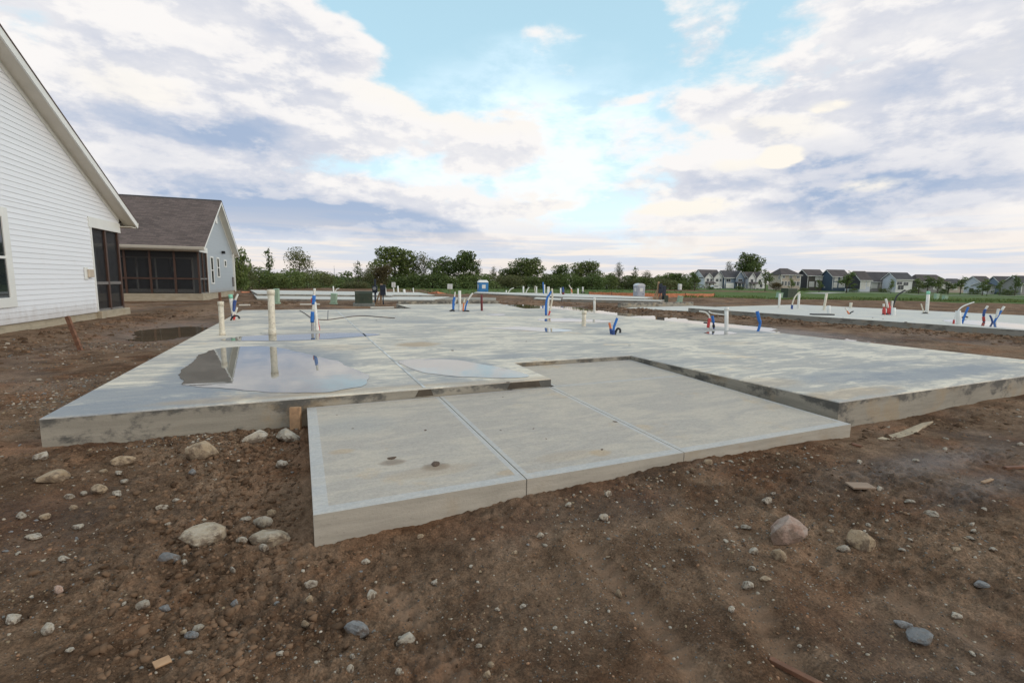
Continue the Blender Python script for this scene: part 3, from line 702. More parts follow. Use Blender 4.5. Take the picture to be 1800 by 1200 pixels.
keep = [i for i, (x, y) in enumerate(pts) if dirt_free(x, y)]
Pn = np.array(pts)[keep]; zz = G(Pn[:, 0], Pn[:, 1])
scatter('dirt_clods', [ico(1, s, .42) for s in range(10)], np.c_[Pn, zz], np.array(sz)[keep], m_tint('clods_of_earth', .9), 'crumbly clods of dug brown earth lying loose', 'dirt', np.array(cl)[keep], .25)

# ------------------------------------------------------------------ slabs
def outline_slab(name, pts, z0, z1, mtop, mface, bev=.012):
    b = MB(); n = len(pts)
    vs = [(x, y, z0) for x, y in pts]+[(x, y, z1) for x, y in pts]
    b._add(vs, [tuple(range(n, 2*n))], 0); b._add(vs, [(i, (i+1) % n, n+(i+1) % n, n+i) for i in range(n)], 1)
    o = b.build(name, [mtop, mface], recalc=False)
    bm = bmesh.new(); bm.from_mesh(o.data); bmesh.ops.remove_doubles(bm, verts=bm.verts, dist=1e-5); bmesh.ops.recalc_face_normals(bm, faces=bm.faces)
    top = [f for f in bm.faces if abs(f.normal.z) > .9]
    if top and top[0].normal.z < 0: bmesh.ops.reverse_faces(bm, faces=bm.faces)
    es = [e for e in bm.edges if all(abs(v.co.z-z1) < 1e-4 for v in e.verts)]
    bmesh.ops.bevel(bm, geom=es, offset=bev, segments=2, affect='EDGES', profile=.5)
    bmesh.ops.triangulate(bm, faces=[f for f in bm.faces if len(f.verts) > 4])
    bm.to_mesh(o.data); bm.free(); return o
MAIN = [(-1.99, 5.04), (2.76, 5.04), (2.80, 6.24), (4.87, 6.24), (4.98, 3.0), (10.98, 3.03), (10.1, 18.45), (8.75, 18.45), (9.3, 22.9), (4.15, 22.9), (4.12, 19.25), (-1.88, 19.3)]
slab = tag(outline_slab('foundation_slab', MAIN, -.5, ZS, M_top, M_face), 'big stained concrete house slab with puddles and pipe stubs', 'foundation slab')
b = MB(); b.box(4.2, 9.25, 22.62, 22.84, ZS+.003, ZS+.13); b.build('kerb', M_face, slab, bevel=.01)
b = MB(); b.prism([(1.195, 5.06, ZS+.002), (1.225, 5.06, ZS+.002), (1.225, 18.9, ZS+.002), (1.195, 18.9, ZS+.002)], (0, 0, .0025))
M_joint = simple('joint_filler', (.50, .50, .49), .6, .3, 3, bump=.1)
b.build('control_joint', M_joint, slab)
M_joint2 = simple('saw_cut', (.27, .265, .25), .8, .2, 6, bump=.1)
b = MB(); b.prism([(1.3, 9.30, ZS+.002), (10.3, 9.05, ZS+.002), (10.3, 9.057, ZS+.002), (1.3, 9.307, ZS+.002)], (0, 0, .0015)); b.build('saw_cut', M_joint2, slab)
# wet streaks where the puddle runs over the edge
for x0, x1, lab in ((1.10, 1.30, None), (2.18, 2.62, None)):
    b = MB(); b.prism([(x0+.04, 5.0365, ZS-.012), (x1-.03, 5.0365, ZS-.012), (x1, 5.0365, ZS-.085), (x0, 5.0365, ZS-.085)], (0, .002, 0)); b.build('wet_patch', M_wet, slab)

def patio_z(y): return .118+(y-2.79)*.026
pat = empty('patio_slab', (2.4, 3.9, 0)); tag(pat, 'newer smooth grey patio slab in three panels with tooled edges', 'patio slab')
def panel(x0, x1, y0, y1, sides):
    b = MB(); w = .085; g = .004; wl = .085 if 'l' in sides else .04; wb = .03; wr = .085 if 'r' in sides else .04
    X0, X1, Y0, Y1 = x0+g, x1-g, y0+(g if 'f' not in sides else 0), y1-g
    xs = [X0, X0+wl, X1-wr, X1]; ys = [Y0, Y0+(w if 'f' in sides else wb), Y1-wb, Y1]
    for i in range(3):
        for j in range(3):
            q = [(xs[i], ys[j]), (xs[i+1], ys[j]), (xs[i+1], ys[j+1]), (xs[i], ys[j+1])]
            b._add([(x, y, patio_z(y)+(.0 if (i, j) == (1, 1) else 0)) for x, y in q], [(0, 1, 2, 3)], 0 if (i, j) == (1, 1) else 1)
    for (a, c) in (((X0, Y0), (X1, Y0)), ((X1, Y0), (X1, Y1)), ((X1, Y1), (X0, Y1)), ((X0, Y1), (X0, Y0))):
        b._add([(a[0], a[1], -.45), (c[0], c[1], -.45), (c[0], c[1], patio_z(c[1])), (a[0], a[1], patio_z(a[1]))], [(0, 1, 2, 3)], 2)
    o = b.build('panel', [M_pat, M_bord, M_pface], recalc=False)
    bm = bmesh.new(); bm.from_mesh(o.data); bmesh.ops.remove_doubles(bm, verts=bm.verts, dist=1e-5); bmesh.ops.recalc_face_normals(bm, faces=bm.faces)
    es = [e for e in bm.edges if len(e.link_faces) == 2 and e.calc_face_angle(0) > 1.0 and abs(e.verts[0].co.z+.45) > .01]
    es = [e for e in es if abs(e.link_faces[0].normal.z) > .5 or abs(e.link_faces[1].normal.z) > .5]
    bmesh.ops.bevel(bm, geom=es, offset=.011, segments=3, affect='EDGES', profile=.5)
    bm.to_mesh(o.data); bm.free()
    o.parent = pat; o.location = (-2.4, -3.9, 0); return o
panel(.02, 1.36, 2.79, 5.03, 'fl'); panel(1.36, 2.745, 2.79, 5.03, 'f'); panel(2.745, 4.85, 2.79, 5.03, 'f'); panel(2.80, 4.86, 5.03, 6.232, '')
b = MB(); b.prism([(.03, 2.7945, -.4), (.03, 5.02, -.4), (.03, 5.02, patio_z(5.02)-.014), (.03, 2.7945, patio_z(2.79)-.012)], (4.80, 0, 0))
o = b.build('joint_bed', simple('joint_dark', (.23, .205, .17), .9), pat); o.location = (-2.4, -3.9, 0)

# slab beyond the trench and the two far ones
ZB = .25
B0 = at(1210, 541, ZB); e1 = Vector((.146, -.989, 0)); e2 = Vector((.989, .146, 0))
def bp(a, c): q = B0+e1*a+e2*c; return (q.x, q.y)
pbz = .085
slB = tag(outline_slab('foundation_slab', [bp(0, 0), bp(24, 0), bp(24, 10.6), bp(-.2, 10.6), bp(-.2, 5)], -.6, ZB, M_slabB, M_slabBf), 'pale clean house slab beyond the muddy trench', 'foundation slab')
pB = [bp(-.03, .3), bp(-.03, 5.2), bp(-3.6, 5.2), bp(-3.6, -.9), bp(-1.4, -.9), bp(-1.0, -.2)]
tag(outline_slab('porch_slab', pB, -.5, pbz, M_slabB, M_slabBf), 'low porch slab stepped down from the pale clean slab', 'porch slab')
b = MB(); b.prism([bp(-3.65, -.9)+(-.3,), bp(-3.9, -.9)+(-.3,), bp(-3.9, 5.2)+(-.3,), bp(-3.65, 5.2)+(-.3,)], (0, 0, ZB+.36)); tag(b.build('kerb', M_face, bevel=.01), 'grey concrete kerb behind the low porch slab', 'kerb')
def quadslab(name, px, z, label, cat, mt=M_slabB, mf=M_slabBf):
    return tag(outline_slab(name, [(at(u, v, z).x, at(u, v, z).y) for u, v in px], z-.8, z, mt, mf), label, cat)
slC = quadslab('foundation_slab', [(452, 516.5), (688, 519.0), (692, 518.0), (765, 518.6), (735, 513.8), (640, 512.6), (440, 509.6)], .25, 'white far slab behind the dark green transformer', 'foundation slab')
slC2 = quadslab('driveway_slab', [(452, 524.6), (600, 526.0), (760, 527.0), (790, 521.5), (640, 519.8), (446, 517.5)], .12, 'pale flat drive slab in front of the white far slab', 'drive slab')
slC3 = quadslab('kerb', [(760, 526.5), (872, 527.0), (872, 523.2), (790, 522)], .10, 'low grey concrete strip beyond the end of the pale drive slab', 'kerb', M_face, M_face)
slD = quadslab('foundation_slab', [(832, 514.4), (985, 521.3), (1132, 524.5), (1148, 522.2), (1010, 516.3), (838, 512.8)], .22, 'thin white far slab in front of the blue portable toilet', 'foundation slab')
slD2 = quadslab('porch_slab', [(938, 524.6), (986, 527.2), (987, 524.0), (942, 522.4)], .12, 'small white step slab against the thin white far slab', 'porch slab')
slD3 = quadslab('foundation_slab', [(988, 525.2), (1160, 529.0), (1168, 527.2), (990, 522.8)], .22, 'grey raised slab wing with pale top near the wooden meter posts', 'foundation slab')

# ------------------------------------------------------------------ standing water
def puddle(px, z, m, label, world=None, jag=.022):
    P2 = [(at(u, v, z).x, at(u, v, z).y) for u, v in px] if world is None else world
    # smooth closed outline with small irregularity
    n = len(P2); out = []
    for i in range(n):
        p0, p1, p2, p3 = [np.array(P2[(i+q) % n]) for q in (-1, 0, 1, 2)]
        L = np.linalg.norm(p2-p1); st = max(4, int(L/.06)) if L < 6 else 60
        for t in np.linspace(0, 1, st, endpoint=False):
            q = .5*((2*p1)+(-p0+p2)*t+(2*p0-5*p1+4*p2-p3)*t*t+(-p0+3*p1-3*p2+p3)*t**3)
            w = jag*min(4., 1+L)
            out.append((q[0]+w*4*float(fbm(q[0]*3, q[1]*3, 4, 61)), q[1]+w*4*float(fbm(q[0]*3+40, q[1]*3, 4, 62))))
    b = MB(); b.poly([(x, y, z) for x, y in out]); o = b.build('puddle', m, recalc=False)
    bm = bmesh.new(); bm.from_mesh(o.data); bmesh.ops.triangulate(bm, faces=bm.faces); bmesh.ops.recalc_face_normals(bm, faces=bm.faces)
    if bm.faces[:][0].normal.z < 0: bmesh.ops.reverse_faces(bm, faces=bm.faces)
    bm.to_mesh(o.data); bm.free(); return tag(o, label, 'puddle', kind='structure')
ZW = ZS+.0045
puddle(PX1, ZW, M_puddle, 'large puddle reflecting the grey roofed house')
puddle(PX2, ZW, M_puddle, 'bright puddle reflecting pale blue sky by the patio step')
puddle(PX3, ZW, M_puddle, 'long thin puddle at the foot of the thick white pipe')
puddle([(845, 577), (880, 575.5), (915, 574), (950, 575.5), (985, 578), (1010, 581), (965, 583), (915, 579.5), (880, 578)], ZW, M_puddle, 'faint shallow puddle near the short fat pipe', jag=.03)
puddle([(853, 553), (872, 551.6), (890, 552.3), (878, 554.2)], ZW, M_puddle, 'tiny bright puddle beyond the dark red pipe', jag=.03)
puddle([(945, 561), (985, 559.5), (1030, 561), (1075, 564), (1060, 566.5), (1010, 565.5), (965, 565)], ZW, M_puddle, 'shallow puddle behind the short fat pipe')
puddle([(1238, 584), (1262, 581.5), (1285, 583), (1296, 586), (1270, 588), (1248, 587)], ZW, M_puddle, 'small puddle under the red and blue stubs')
puddle([(1660, 563.5), (1700, 562), (1800, 570), (1830, 580), (1780, 577.5), (1712, 571)], ZB+.0045, M_puddle, 'puddle on the pale clean slab')
puddle([(222, 596), (240, 579), (280, 571), (330, 566), (392, 562), (392, 574), (356, 588), (320, 603), (280, 608), (240, 606)], -.075, M_muddy, 'brown puddle in a hollow beside the white house', jag=.02)
puddle(None, -.055, M_muddy, 'long muddy puddle standing in the trench between the slabs', world=[(9.9, 7), (12, 6.5), (15, 7), (16.2, 12), (16.0, 18), (15.4, 23), (14, 27), (11, 27), (9.9, 19)], jag=.03)

# ------------------------------------------------------------------ pipes and stubs in the slabs
def wob(pts, k=6, a=.0):
    P = [Vector(p) for p in pts]
    if len(P) == 2: return P
    out = []
    for i in range(len(P)-1):
        p0, p1, p2, p3 = P[max(i-1, 0)], P[i], P[i+1], P[min(i+2, len(P)-1)]
        for t in np.linspace(0, 1, k, endpoint=False):
            out.append(.5*((2*p1)+(-p0+p2)*t+(2*p0-5*p1+4*p2-p3)*t*t+(-p0+3*p1-3*p2+p3)*t**3))
    out.append(P[-1]); return out
def drain(base, top, wpx, z, label, m=None, cap=None, collar=True, name='drain_pipe', cat='pipe', group=None, coupling=None, flange=True):
    """hollow plastic pipe standing in a slab: BASE and TOP are where it is seen"""
    b0 = at(base[0], base[1], z); t0 = up(top[0], top[1], b0); m = m or M_pvc
    r = wpx/ppm(b0)/2; ax = (t0-b0); L = ax.length; d = ax/L
    root = empty(name, b0); tag(root, label, cat, group)
    def put(mb, nm, mm, smooth=True, bev=0):
        o = mb.build(nm, mm, root, smooth=smooth, bevel=bev); o.location = (0, 0, 0); return o
    P = lambda s: d*s
    q = MB(); rr = [r, r, r, r*.86, r*.86]; q.tube([P(-.03), P(L*.5), P(L), P(L), P(L-.06)], rr, 16, cap=False); o = put(q, 'pipe', m)
    o.data.polygons.foreach_set('use_smooth', [abs(p.normal.dot(d)) < .5 for p in o.data.polygons])
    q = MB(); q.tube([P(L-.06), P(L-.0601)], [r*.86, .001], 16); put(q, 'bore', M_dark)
    if collar:
        q = MB(); q.tube([P(0), P(.005), P(r*1.9), P(r*2.0)], [r*1.12, r*1.17, r*1.17, r*1.02], 16); put(q, 'collar', m, bev=0)
    if coupling:
        q = MB(); q.tube([P(L*coupling-r*.9), P(L*coupling-r*.85), P(L*coupling+r*.85), P(L*coupling+r*.9)], [r*1.01, r*1.16, r*1.16, r*1.01], 16); put(q, 'coupling', m)
    if cap:
        q = MB(); q.tube([P(L-r*2.2), P(L+.004), P(L+.006)], [r*1.05, r*1.05, r*.9], 16); put(q, 'end_band', cap)
    return root
def line(pts, wpx, z, m, label, sleeve=None, tip=None, name='water_line', cat='pipe', group=None, base=None):
    """thin bent pipe; SLEEVE (t0, t1, material, factor) is the foam or tape on part of it, TIP the bare end"""
    b0 = at(pts[0][0], pts[0][1], z) if base is None else base
    P = [Vector((0, 0, -.02))]+[up(u, v, b0)-b0 for u, v in pts[1:]]
    path = wob(P, 8); r = wpx/ppm(b0)/2; n = len(path)-1
    root = empty(name, b0); tag(root, label, cat, group)
    q = MB(); q.tube(path, r, 8); q.build('pipe', m, root, smooth=True)
    def seg(t0, t1, mm, f, nm):
        if len(path) < 4:
            a, c = path[0], path[-1]; pp = [a.lerp(c, t0), a.lerp(c, (t0+t1)/2), a.lerp(c, t1)]
        else: pp = path[int(t0*n):max(int(t1*n), int(t0*n)+1)+1]
        q = MB(); q.tube(pp, r*f, 10); q.build(nm, mm, root, smooth=True)
    for sv in (sleeve or []): seg(*sv, 'sleeve')
    if tip: seg(tip[0], 1., tip[1], 1.06, 'pipe_end')
    return root
drain((391, 589), (388, 532), 8.5, ZS, 'narrow white drain pipe with a base collar near the slab corner by the muddy hollow', M_pvcy, coupling=.97)
drain((412, 560), (405, 518), 6.5, ZS, 'thin white pipe with a green end band standing beside a dark blue sleeve', cap=M_tealc, collar=False)
drain((479, 588), (476, 511), 11, ZS, 'thickest white drain pipe, tallest on the near slab', M_pvcy, coupling=.96)
line([(409, 560), (411, 540), (413, 529), (418, 517)], 3.4, ZS, M_pvc, 'grey tipped water line in a dark blue sleeve bending away from the green banded pipe', [(.05, .72, M_dblue, 1.6)])
line([(411, 562), (413, 553), (417, 540)], 3, ZS, M_pvc, 'short pink and white bent line at the foot of the green banded pipe', [(.0, .5, M_red, 1.3)])
line([(405, 563), (409, 557), (414, 555), (419, 556), (421, 560)], 3, ZS, M_black, 'black loop of tubing at the foot of the green banded pipe', name='tubing_loop', cat='tubing')
drain((558, 581), (553, 531), 5.5, ZS, 'white pipe wrapped by a red line in the tallest coloured cluster', collar=True)
line([(549, 581), (549, 560), (551, 535), (553, 507)], 4, ZS, M_pvc, 'tall water line with blue foam pieces and a white end', [(.28, .52, M_blue, 1.7), (.68, .86, M_blue, 1.5), (.0, .25, M_steel, 1.1)])
line([(561, 580), (556, 556), (549, 530), (550, 524)], 4.2, ZS, M_red, 'leaning red line in front of the white pipe in the tallest coloured cluster', tip=(.93, M_pvc))
drain((808, 546), (808, 511), 5, ZS, 'slim white pipe standing between short blue and pink lines at the slab end', collar=True)
line([(797, 546), (797, 532), (799, 522), (800, 513)], 2.4, ZS, M_pvc, 'blue sleeved line with a white tip, next to the slim white pipe on its tree side', [(.1, .68, M_blue, 1.7)])
line([(795, 545), (799, 534), (803, 523)], 2.4, ZS, M_blue, 'short leaning blue line crossing in front of its taller blue neighbour', tip=(.55, M_pvc))
line([(814, 546), (815, 534), (817, 524)], 2.8, ZS, M_orange, 'short salmon pink line just past the slim white pipe', tip=(.6, M_pvcy))
line([(817, 546), (820, 534), (824, 525), (831, 515)], 2.8, ZS, M_blue, 'white tipped line slanting away from the slim white pipe', tip=(.55, M_pvc))
line([(790, 547), (795, 545), (799, 547)], 3, ZS, M_black, 'black tubing lying around the short leaning blue line', name='tubing_loop', cat='tubing')
line([(812, 547.5), (818, 546), (825, 547)], 2.4, ZS, M_black, 'black tubing lying around the salmon pink line', name='tubing_loop', cat='tubing')
drain((847, 546), (846.5, 518), 4, ZS, 'lone dark red pipe with a joint standing at the slab end', M_rust, collar=False, coupling=.55)
drain((963, 554), (964, 504), 4.5, ZS, 'tall white pipe behind blue foam near the slab edge', collar=False)
line([(960, 554), (960, 535), (963, 522), (969, 512)], 3.2, ZS, M_blue, 'long blue foam covered line bent against the tall white pipe', [(.05, .9, M_blue, 1.35)])
line([(963, 554), (968, 540), (971, 522), (970, 507)], 3.2, ZS, M_pvcy, 'cream line bowed outward beside the blue foam line', [(.0, .24, M_red, 1.5)])
drain((1045, 549), (1045, 523), 4, ZS, 'thin white pipe with a grey ring below its rim', collar=False, coupling=.86)
drain((1026, 573), (1027, 548), 7.5, ZS, 'short fat cream pipe standing in damp concrete', M_pvcy, collar=False, coupling=.95)
line([(1075, 587), (1073, 576), (1071, 567)], 4, ZS, M_orange, 'short orange red stub beside the blue stub and black loop', [(.0, .45, M_dblue, 1.2)])
line([(1078, 588), (1079, 576), (1085, 559)], 4.4, ZS, M_blue, 'bright blue stub with a pointed tip rising out of the black loop', [(.0, .4, M_dblue, 1.3)])
line([(1080, 588), (1085, 578), (1090, 579), (1090, 585)], 4, ZS, M_black, 'black arched tubing at the foot of the bright blue stub', name='tubing_loop', cat='tubing')
drain((1277, 580), (1277, 541), 6.5, ZS, 'plain white pipe with a cap ring beside the red and blue stubs', M_white, collar=False, coupling=.95)
line([(1244, 579), (1246, 566), (1247, 556), (1240, 549), (1229, 547)], 2.6, ZS, M_pvc, 'curved white line arching over the red stub', [(.1, .42, M_red, 1.9)])
line([(1255, 578), (1254, 567), (1252, 555)], 3, ZS, M_dblue, 'dark blue stub with a black valve beside the red stub', [(.2, .4, M_black, 1.5), (.55, 1., M_blue, 1.5)])
line([(1246, 577), (1245, 569), (1237, 567)], 2.6, ZS, M_black, 'small black bent fitting sticking out of the red stub', name='fitting', cat='fitting')
line([(1276, 552), (1262, 552), (1250, 550), (1246, 547)], 2.2, ZS, M_pvc, 'thin white branch line running level from the plain white pipe', base=up(1276, 552, at(1277, 580, ZS)))
line([(1332, 582), (1336, 569), (1334, 560), (1331, 547)], 4.4, ZS, M_blue, 'solitary bright blue stub bent in the middle at the slab edge', [(.45, 1., M_blue, 1.25)])
# cable and rod lying on the near slab
P_ = [at(u, v, ZS+.012) for u, v in [(548, 560), (570, 562), (590, 560), (620, 556), (640, 555), (668, 557), (694, 559)]]
b = MB(); b.tube(wob(P_, 8), .014, 6); tag(b.build('cable', M_cable, smooth=True), 'thin brown cable curling across the slab', 'cable')
P_ = [at(527, 545.5, ZS+.012), at(538, 552, ZS+.012), at(547, 559, ZS+.012)]
b = MB(); b.tube(wob(P_, 6), .013, 6); tag(b.build('cable', M_cable, smooth=True), 'short brown cable running from the slab end to the red and blue cluster', 'cable')
line([(576, 562), (576.5, 552), (577, 545)], 1.8, ZS, M_steel, 'thin grey rod standing upright on the cable', name='rod', cat='rod')
# odd lumps of mud on the concrete
LUMP = [rock_mesh(90+i, .55, .4) for i in range(4)]
M_mud = simple('mud_lump', (.095, .058, .036), .85, .3, 6, bump=.4, bscale=12)
for i, (u, v, w, z) in enumerate([(690, 805, 20, .15), (765, 815, 26, .15), (1081, 741, 10, .15), (1058, 790, 9, .14), (662, 563, 5, ZS), (459, 586, 4, ZS), (925, 600, 5, ZS), (1106, 607, 6, ZS), (1446, 596, 4, ZS), (1460, 597, 4, ZS), (893, 672, 9, ZS), (795, 616, 9, ZS),
        (620, 753, 6, .17), (748, 756, 8, .16), (880, 756, 5, .15), (938, 753, 6, .15), (960, 771, 5, .15), (592, 729, 5, .18), (884, 698, 5, .19), (805, 657, 5, ZS), (1317, 662, 4, ZS), (768, 657, 5, ZS), (600, 680, 4, ZS), (588, 686, 4, ZS)]):
    p = at(u, v, z)
    if z < .2: p = at(u, v, patio_z(p.y))
    me = LUMP[i % 4].copy(); me.materials.clear(); me.materials.append(M_mud); o = bpy.data.objects.new('mud_lump', me); COL.objects.link(o)
    s = w/ppm(p)/2; o.scale = (s, s*.8, s*.28); o.location = (p.x, p.y, p.z+s*.06); o.rotation_euler = (0, 0, i*1.3)
    big = {0: 'flat wet mud lump on the first patio panel, farther from the joint', 1: 'biggest mud lump on the patio, on the first panel near its front'}
    if i in big: tag(o, big[i], 'mud lump')
    else: tag(o, 'little crumb of dried mud on clean concrete', 'mud lump', 'mud crumbs on the concrete')
# stake holding the form, other stakes and boards
def stake(base, top, wpx, label, m, z=None, thick=.6, point=False, name='stake', cat='stake', rz=0.):
    b0 = on(*base) if z is None else at(base[0], base[1], z); t0 = up(top[0], top[1], b0)
    w = wpx/ppm(b0)/2; d = (t0-b0); dn = d.normalized(); a = Vector(RH); a = (a-dn*a.dot(dn)).normalized(); c = dn.cross(a)
    a, c = a*math.cos(rz)+c*math.sin(rz), c*math.cos(rz)-a*math.sin(rz)
    q = MB(); pts = [b0-dn*.15+a*w+c*w*thick, b0-dn*.15-a*w+c*w*thick, b0-dn*.15-a*w-c*w*thick, b0-dn*.15+a*w-c*w*thick]
    q.prism(pts, d+dn*.15); return tag(q.build(name, m, bevel=w*.12), label, cat)
stake((520, 757), (519, 715), 19, 'broad wooden stake against the long slab edge by the patio corner', M_pine, z=-.02, thick=.35)
stake((142, 616), (118, 556), 7, 'rusty brown stake leaning before the white house', M_rwood)
stake((387, 531), (386, 514), 4, 'brown stake standing in mud behind the narrow white drain pipe', M_rwood)
def plank(u, v, L, w, t, rz, m, label, z=None, tilt=0., name='board', cat='board'):
    p = on(u, v) if z is None else at(u, v, z)
    q = MB(); q.box(-L/2, L/2, -w/2, w/2, 0, t); o = q.build(name, m, bevel=min(t, w)*.12)
    o.location = (p.x, p.y, p.z+.01); o.rotation_euler = (tilt, tilt*.6, rz); return tag(o, label, cat)
plank(285, 1168, .055, .035, .006, .55, M_pine, 'small splintered scrap of new pine in the near mud', tilt=.25)
plank(1512, 857, .17, .085, .012, -.35, simple('bare_plywood', (.27, .19, .135), .8), 'flat grey brown wood scrap on the mud facing the taller slab corner', tilt=.06)
plank(1735, 848, .16, .022, .01, .05, M_wood, 'pale split lath lying on wet mud', tilt=.03)
plank(1785, 825, .24, .028, .02, -.2, M_rwood, 'dark red weathered board at the edge of the wet patch', tilt=.05)
plank(1505, 785, .07, .03, .015, -.8, M_rwood, 'red brown wood block at the foot of the patio corner', tilt=.2)
plank(1402, 1192, .20, .024, .02, -1.15, M_rwood, 'muddy stick pressed into the near earth', tilt=.05)
plank(545, 536.2, .95, .16, .06, 0.02, M_cream, 'cream offcut board lying on mud behind the blue and red cluster')
plank(672, 542, 1.1, .3, .06, -.06, M_cream, 'cream sheet offcut at the slab end below the meter posts')
plank(430, 537.5, .5, .16, .06, .1, M_cream, 'short pale offcut in the mud near the green banded pipe')
b = MB(); b.prism([at(1400, 735, 0)]*0 or [Vector((5.05, 2.66, -.06)), Vector((5.5, 2.70, -.06)), Vector((6.1, 2.80, -.06)), Vector((6.3, 2.79, -.06)), Vector((5.9, 2.70, -.06)), Vector((5.6, 2.61, -.06)), Vector((5.1, 2.57, -.06))], (0, 0, .055))
tag(b.build('spilled_concrete', simple('spilled_cement', (.36, .29, .20), .85, .25, 5, bump=.4), bevel=.006), 'thin pale spill of cement along the taller slab foot', 'cement spill')
# white elbow at the slab's back edge
P_ = [Vector((9.0, 18.62, .17)), Vector((10.0, 18.6, .17)), Vector((10.06, 18.6, .15)), Vector((10.07, 18.58, .05))]
b = MB(); b.tube(P_, .04, 10); tag(b.build('pipe_offcut', M_white, smooth=True), 'white pipe offcut with an elbow lying behind the slab edge', 'pipe')

# stubs on the pale slab
Z2 = ZB
drain((1369, 541), (1371, 516), 3.6, Z2, 'white pipe farthest along the pale slab', M_pvc, collar=False)
line([(1392, 543), (1393, 533), (1398, 521), (1406, 513)], 2.2, Z2, M_pvcy, 'cream bent line leaning on a white pipe on the pale slab', [(.0, .25, M_dblue, 1.6)])
drain((1403, 542), (1405, 516), 3.8, Z2, 'white pipe behind the cream bent line', M_pvc, collar=False)
drain((1448, 545), (1453, 516), 4, Z2, 'cream pipe leaning slightly, on the pale slab', M_pvcy, collar=False)
drain((1457, 551), (1457, 537), 5, Z2, 'short fat white stub next to a black mat', M_white, collar=False)
drain((1495, 541), (1496, 532), 4.4, Z2, 'low cream stub on the far side of the pale slab', M_pvcy, collar=False)
line([(1493, 552), (1489, 546), (1486, 541)], 2.6, Z2, M_orange, 'small orange sprig of pipe on the pale slab', tip=(.5, M_pvc))
line([(1492, 552), (1496, 549), (1500, 547)], 2.2, Z2, M_black, 'small black twig of tubing on the pale slab', name='tubing_loop', cat='tubing')
b = MB(); p = at(1445, 553.5, Z2); b.box(-.45, .45, -.12, .12, 0, .05); o = b.build('mat', M_black, bevel=.01); o.location = p; o.rotation_euler = (0, 0, -.35); tag(o, 'black rubber strip lying at the pale slab edge', 'mat')
line([(1554, 553), (1554, 543), (1553, 534)], 3, Z2, M_red, 'red line with a white tip, thickest part of the red bunch', [(.0, .5, M_red, 1.8)], tip=(.7, M_pvc))
line([(1559, 553), (1561, 543), (1557, 525)], 3.2, Z2, M_red, 'tall red line leaning back in the red bunch', tip=(.6, M_pvc))
line([(1562, 553), (1563, 543), (1562, 532)], 3.6, Z2, M_red, 'stout pink red line in the red bunch', [(.2, .7, M_red, 1.4)])
line([(1564, 553), (1567, 544), (1569, 529)], 2.6, Z2, M_dblue, 'dark blue line with a grey tip in the red bunch', tip=(.6, M_pvc))
line([(1565, 553), (1571, 535), (1577, 520), (1591, 510)], 2.6, Z2, M_black, 'long black hose rearing up from the red bunch', name='hose', cat='hose')
drain((1570, 554), (1571, 541), 6.5, Z2, 'squat white pipe beside the red bunch', M_white, collar=False)
line([(1550, 553), (1556, 551), (1562, 553)], 2.6, Z2, M_black, 'black tubing lying at the foot of the red bunch', name='tubing_loop', cat='tubing')
drain((1629, 551), (1632, 512), 5, Z2, 'tallest white pipe on the pale slab with a green end band', M_pvc, cap=M_tealc, collar=False)
line([(1624, 551), (1622, 543), (1619, 534)], 1.8, Z2, M_pvcy, 'thin cream line beside the tall green banded pipe', )
line([(1620, 551), (1626, 549.5), (1631, 551)], 2.4, Z2, M_black, 'black tubing coil at the foot of the tall green banded pipe', name='tubing_loop', cat='tubing')
line([(1676, 569), (1679, 556), (1690, 540), (1712, 531)], 2.0, Z2, M_white, 'thin white line bowing in a long arc over the pale slab', [(.0, .22, M_red, 1.5)])
drain((1686, 570), (1684, 546), 7.5, Z2, 'short thick white pipe below the long white arc', M_white, collar=False)
line([(1691, 568), (1696, 554), (1702, 540)], 3.4, Z2, M_blue, 'blue foam line leaning away from the short thick white pipe')
line([(1690, 559), (1695, 556), (1701, 557.5)], 2.6, Z2, M_black, 'black tubing bit beside the short thick white pipe', name='tubing_loop', cat='tubing')
line([(1730, 566), (1729, 555), (1731, 546), (1736, 538)], 3., Z2, M_dblue, 'dark blue line with a white tip standing by the puddle', [(.1, .3, M_red, 1.4), (.35, .75, M_dblue, 1.3)], tip=(.75, M_pvc))
line([(1745, 567), (1743, 560), (1740, 554)], 3, Z2, M_dblue, 'low dark blue stub in the blue bunch by the puddle')
line([(1747, 567), (1754, 555), (1765, 539)], 3.4, Z2, M_blue, 'long blue line slanting out of the blue bunch by the puddle', tip=(.8, M_pvc))
line([(1749, 567), (1752, 556), (1755, 543)], 4, Z2, M_pvc, 'white pipe in the blue bunch by the puddle')
for i, (u, v, w) in enumerate([(1534, 558.5, 4), (1552, 560.5, 4), (1592, 566.5, 7), (1626, 570, 7), (1482, 558, 3.5)]):
    p = at(u, v, Z2); me = LUMP[i % 4].copy(); me.materials.clear(); me.materials.append(M_mud); o = bpy.data.objects.new('mud_lump', me); COL.objects.link(o)
    s = w/ppm(p)/2; o.scale = (s, s*.8, s*.4); o.location = (p.x, p.y, p.z+s*.1); tag(o, 'little clod of mud on the rim of the pale slab', 'mud lump', 'mud clods on the pale slab rim')
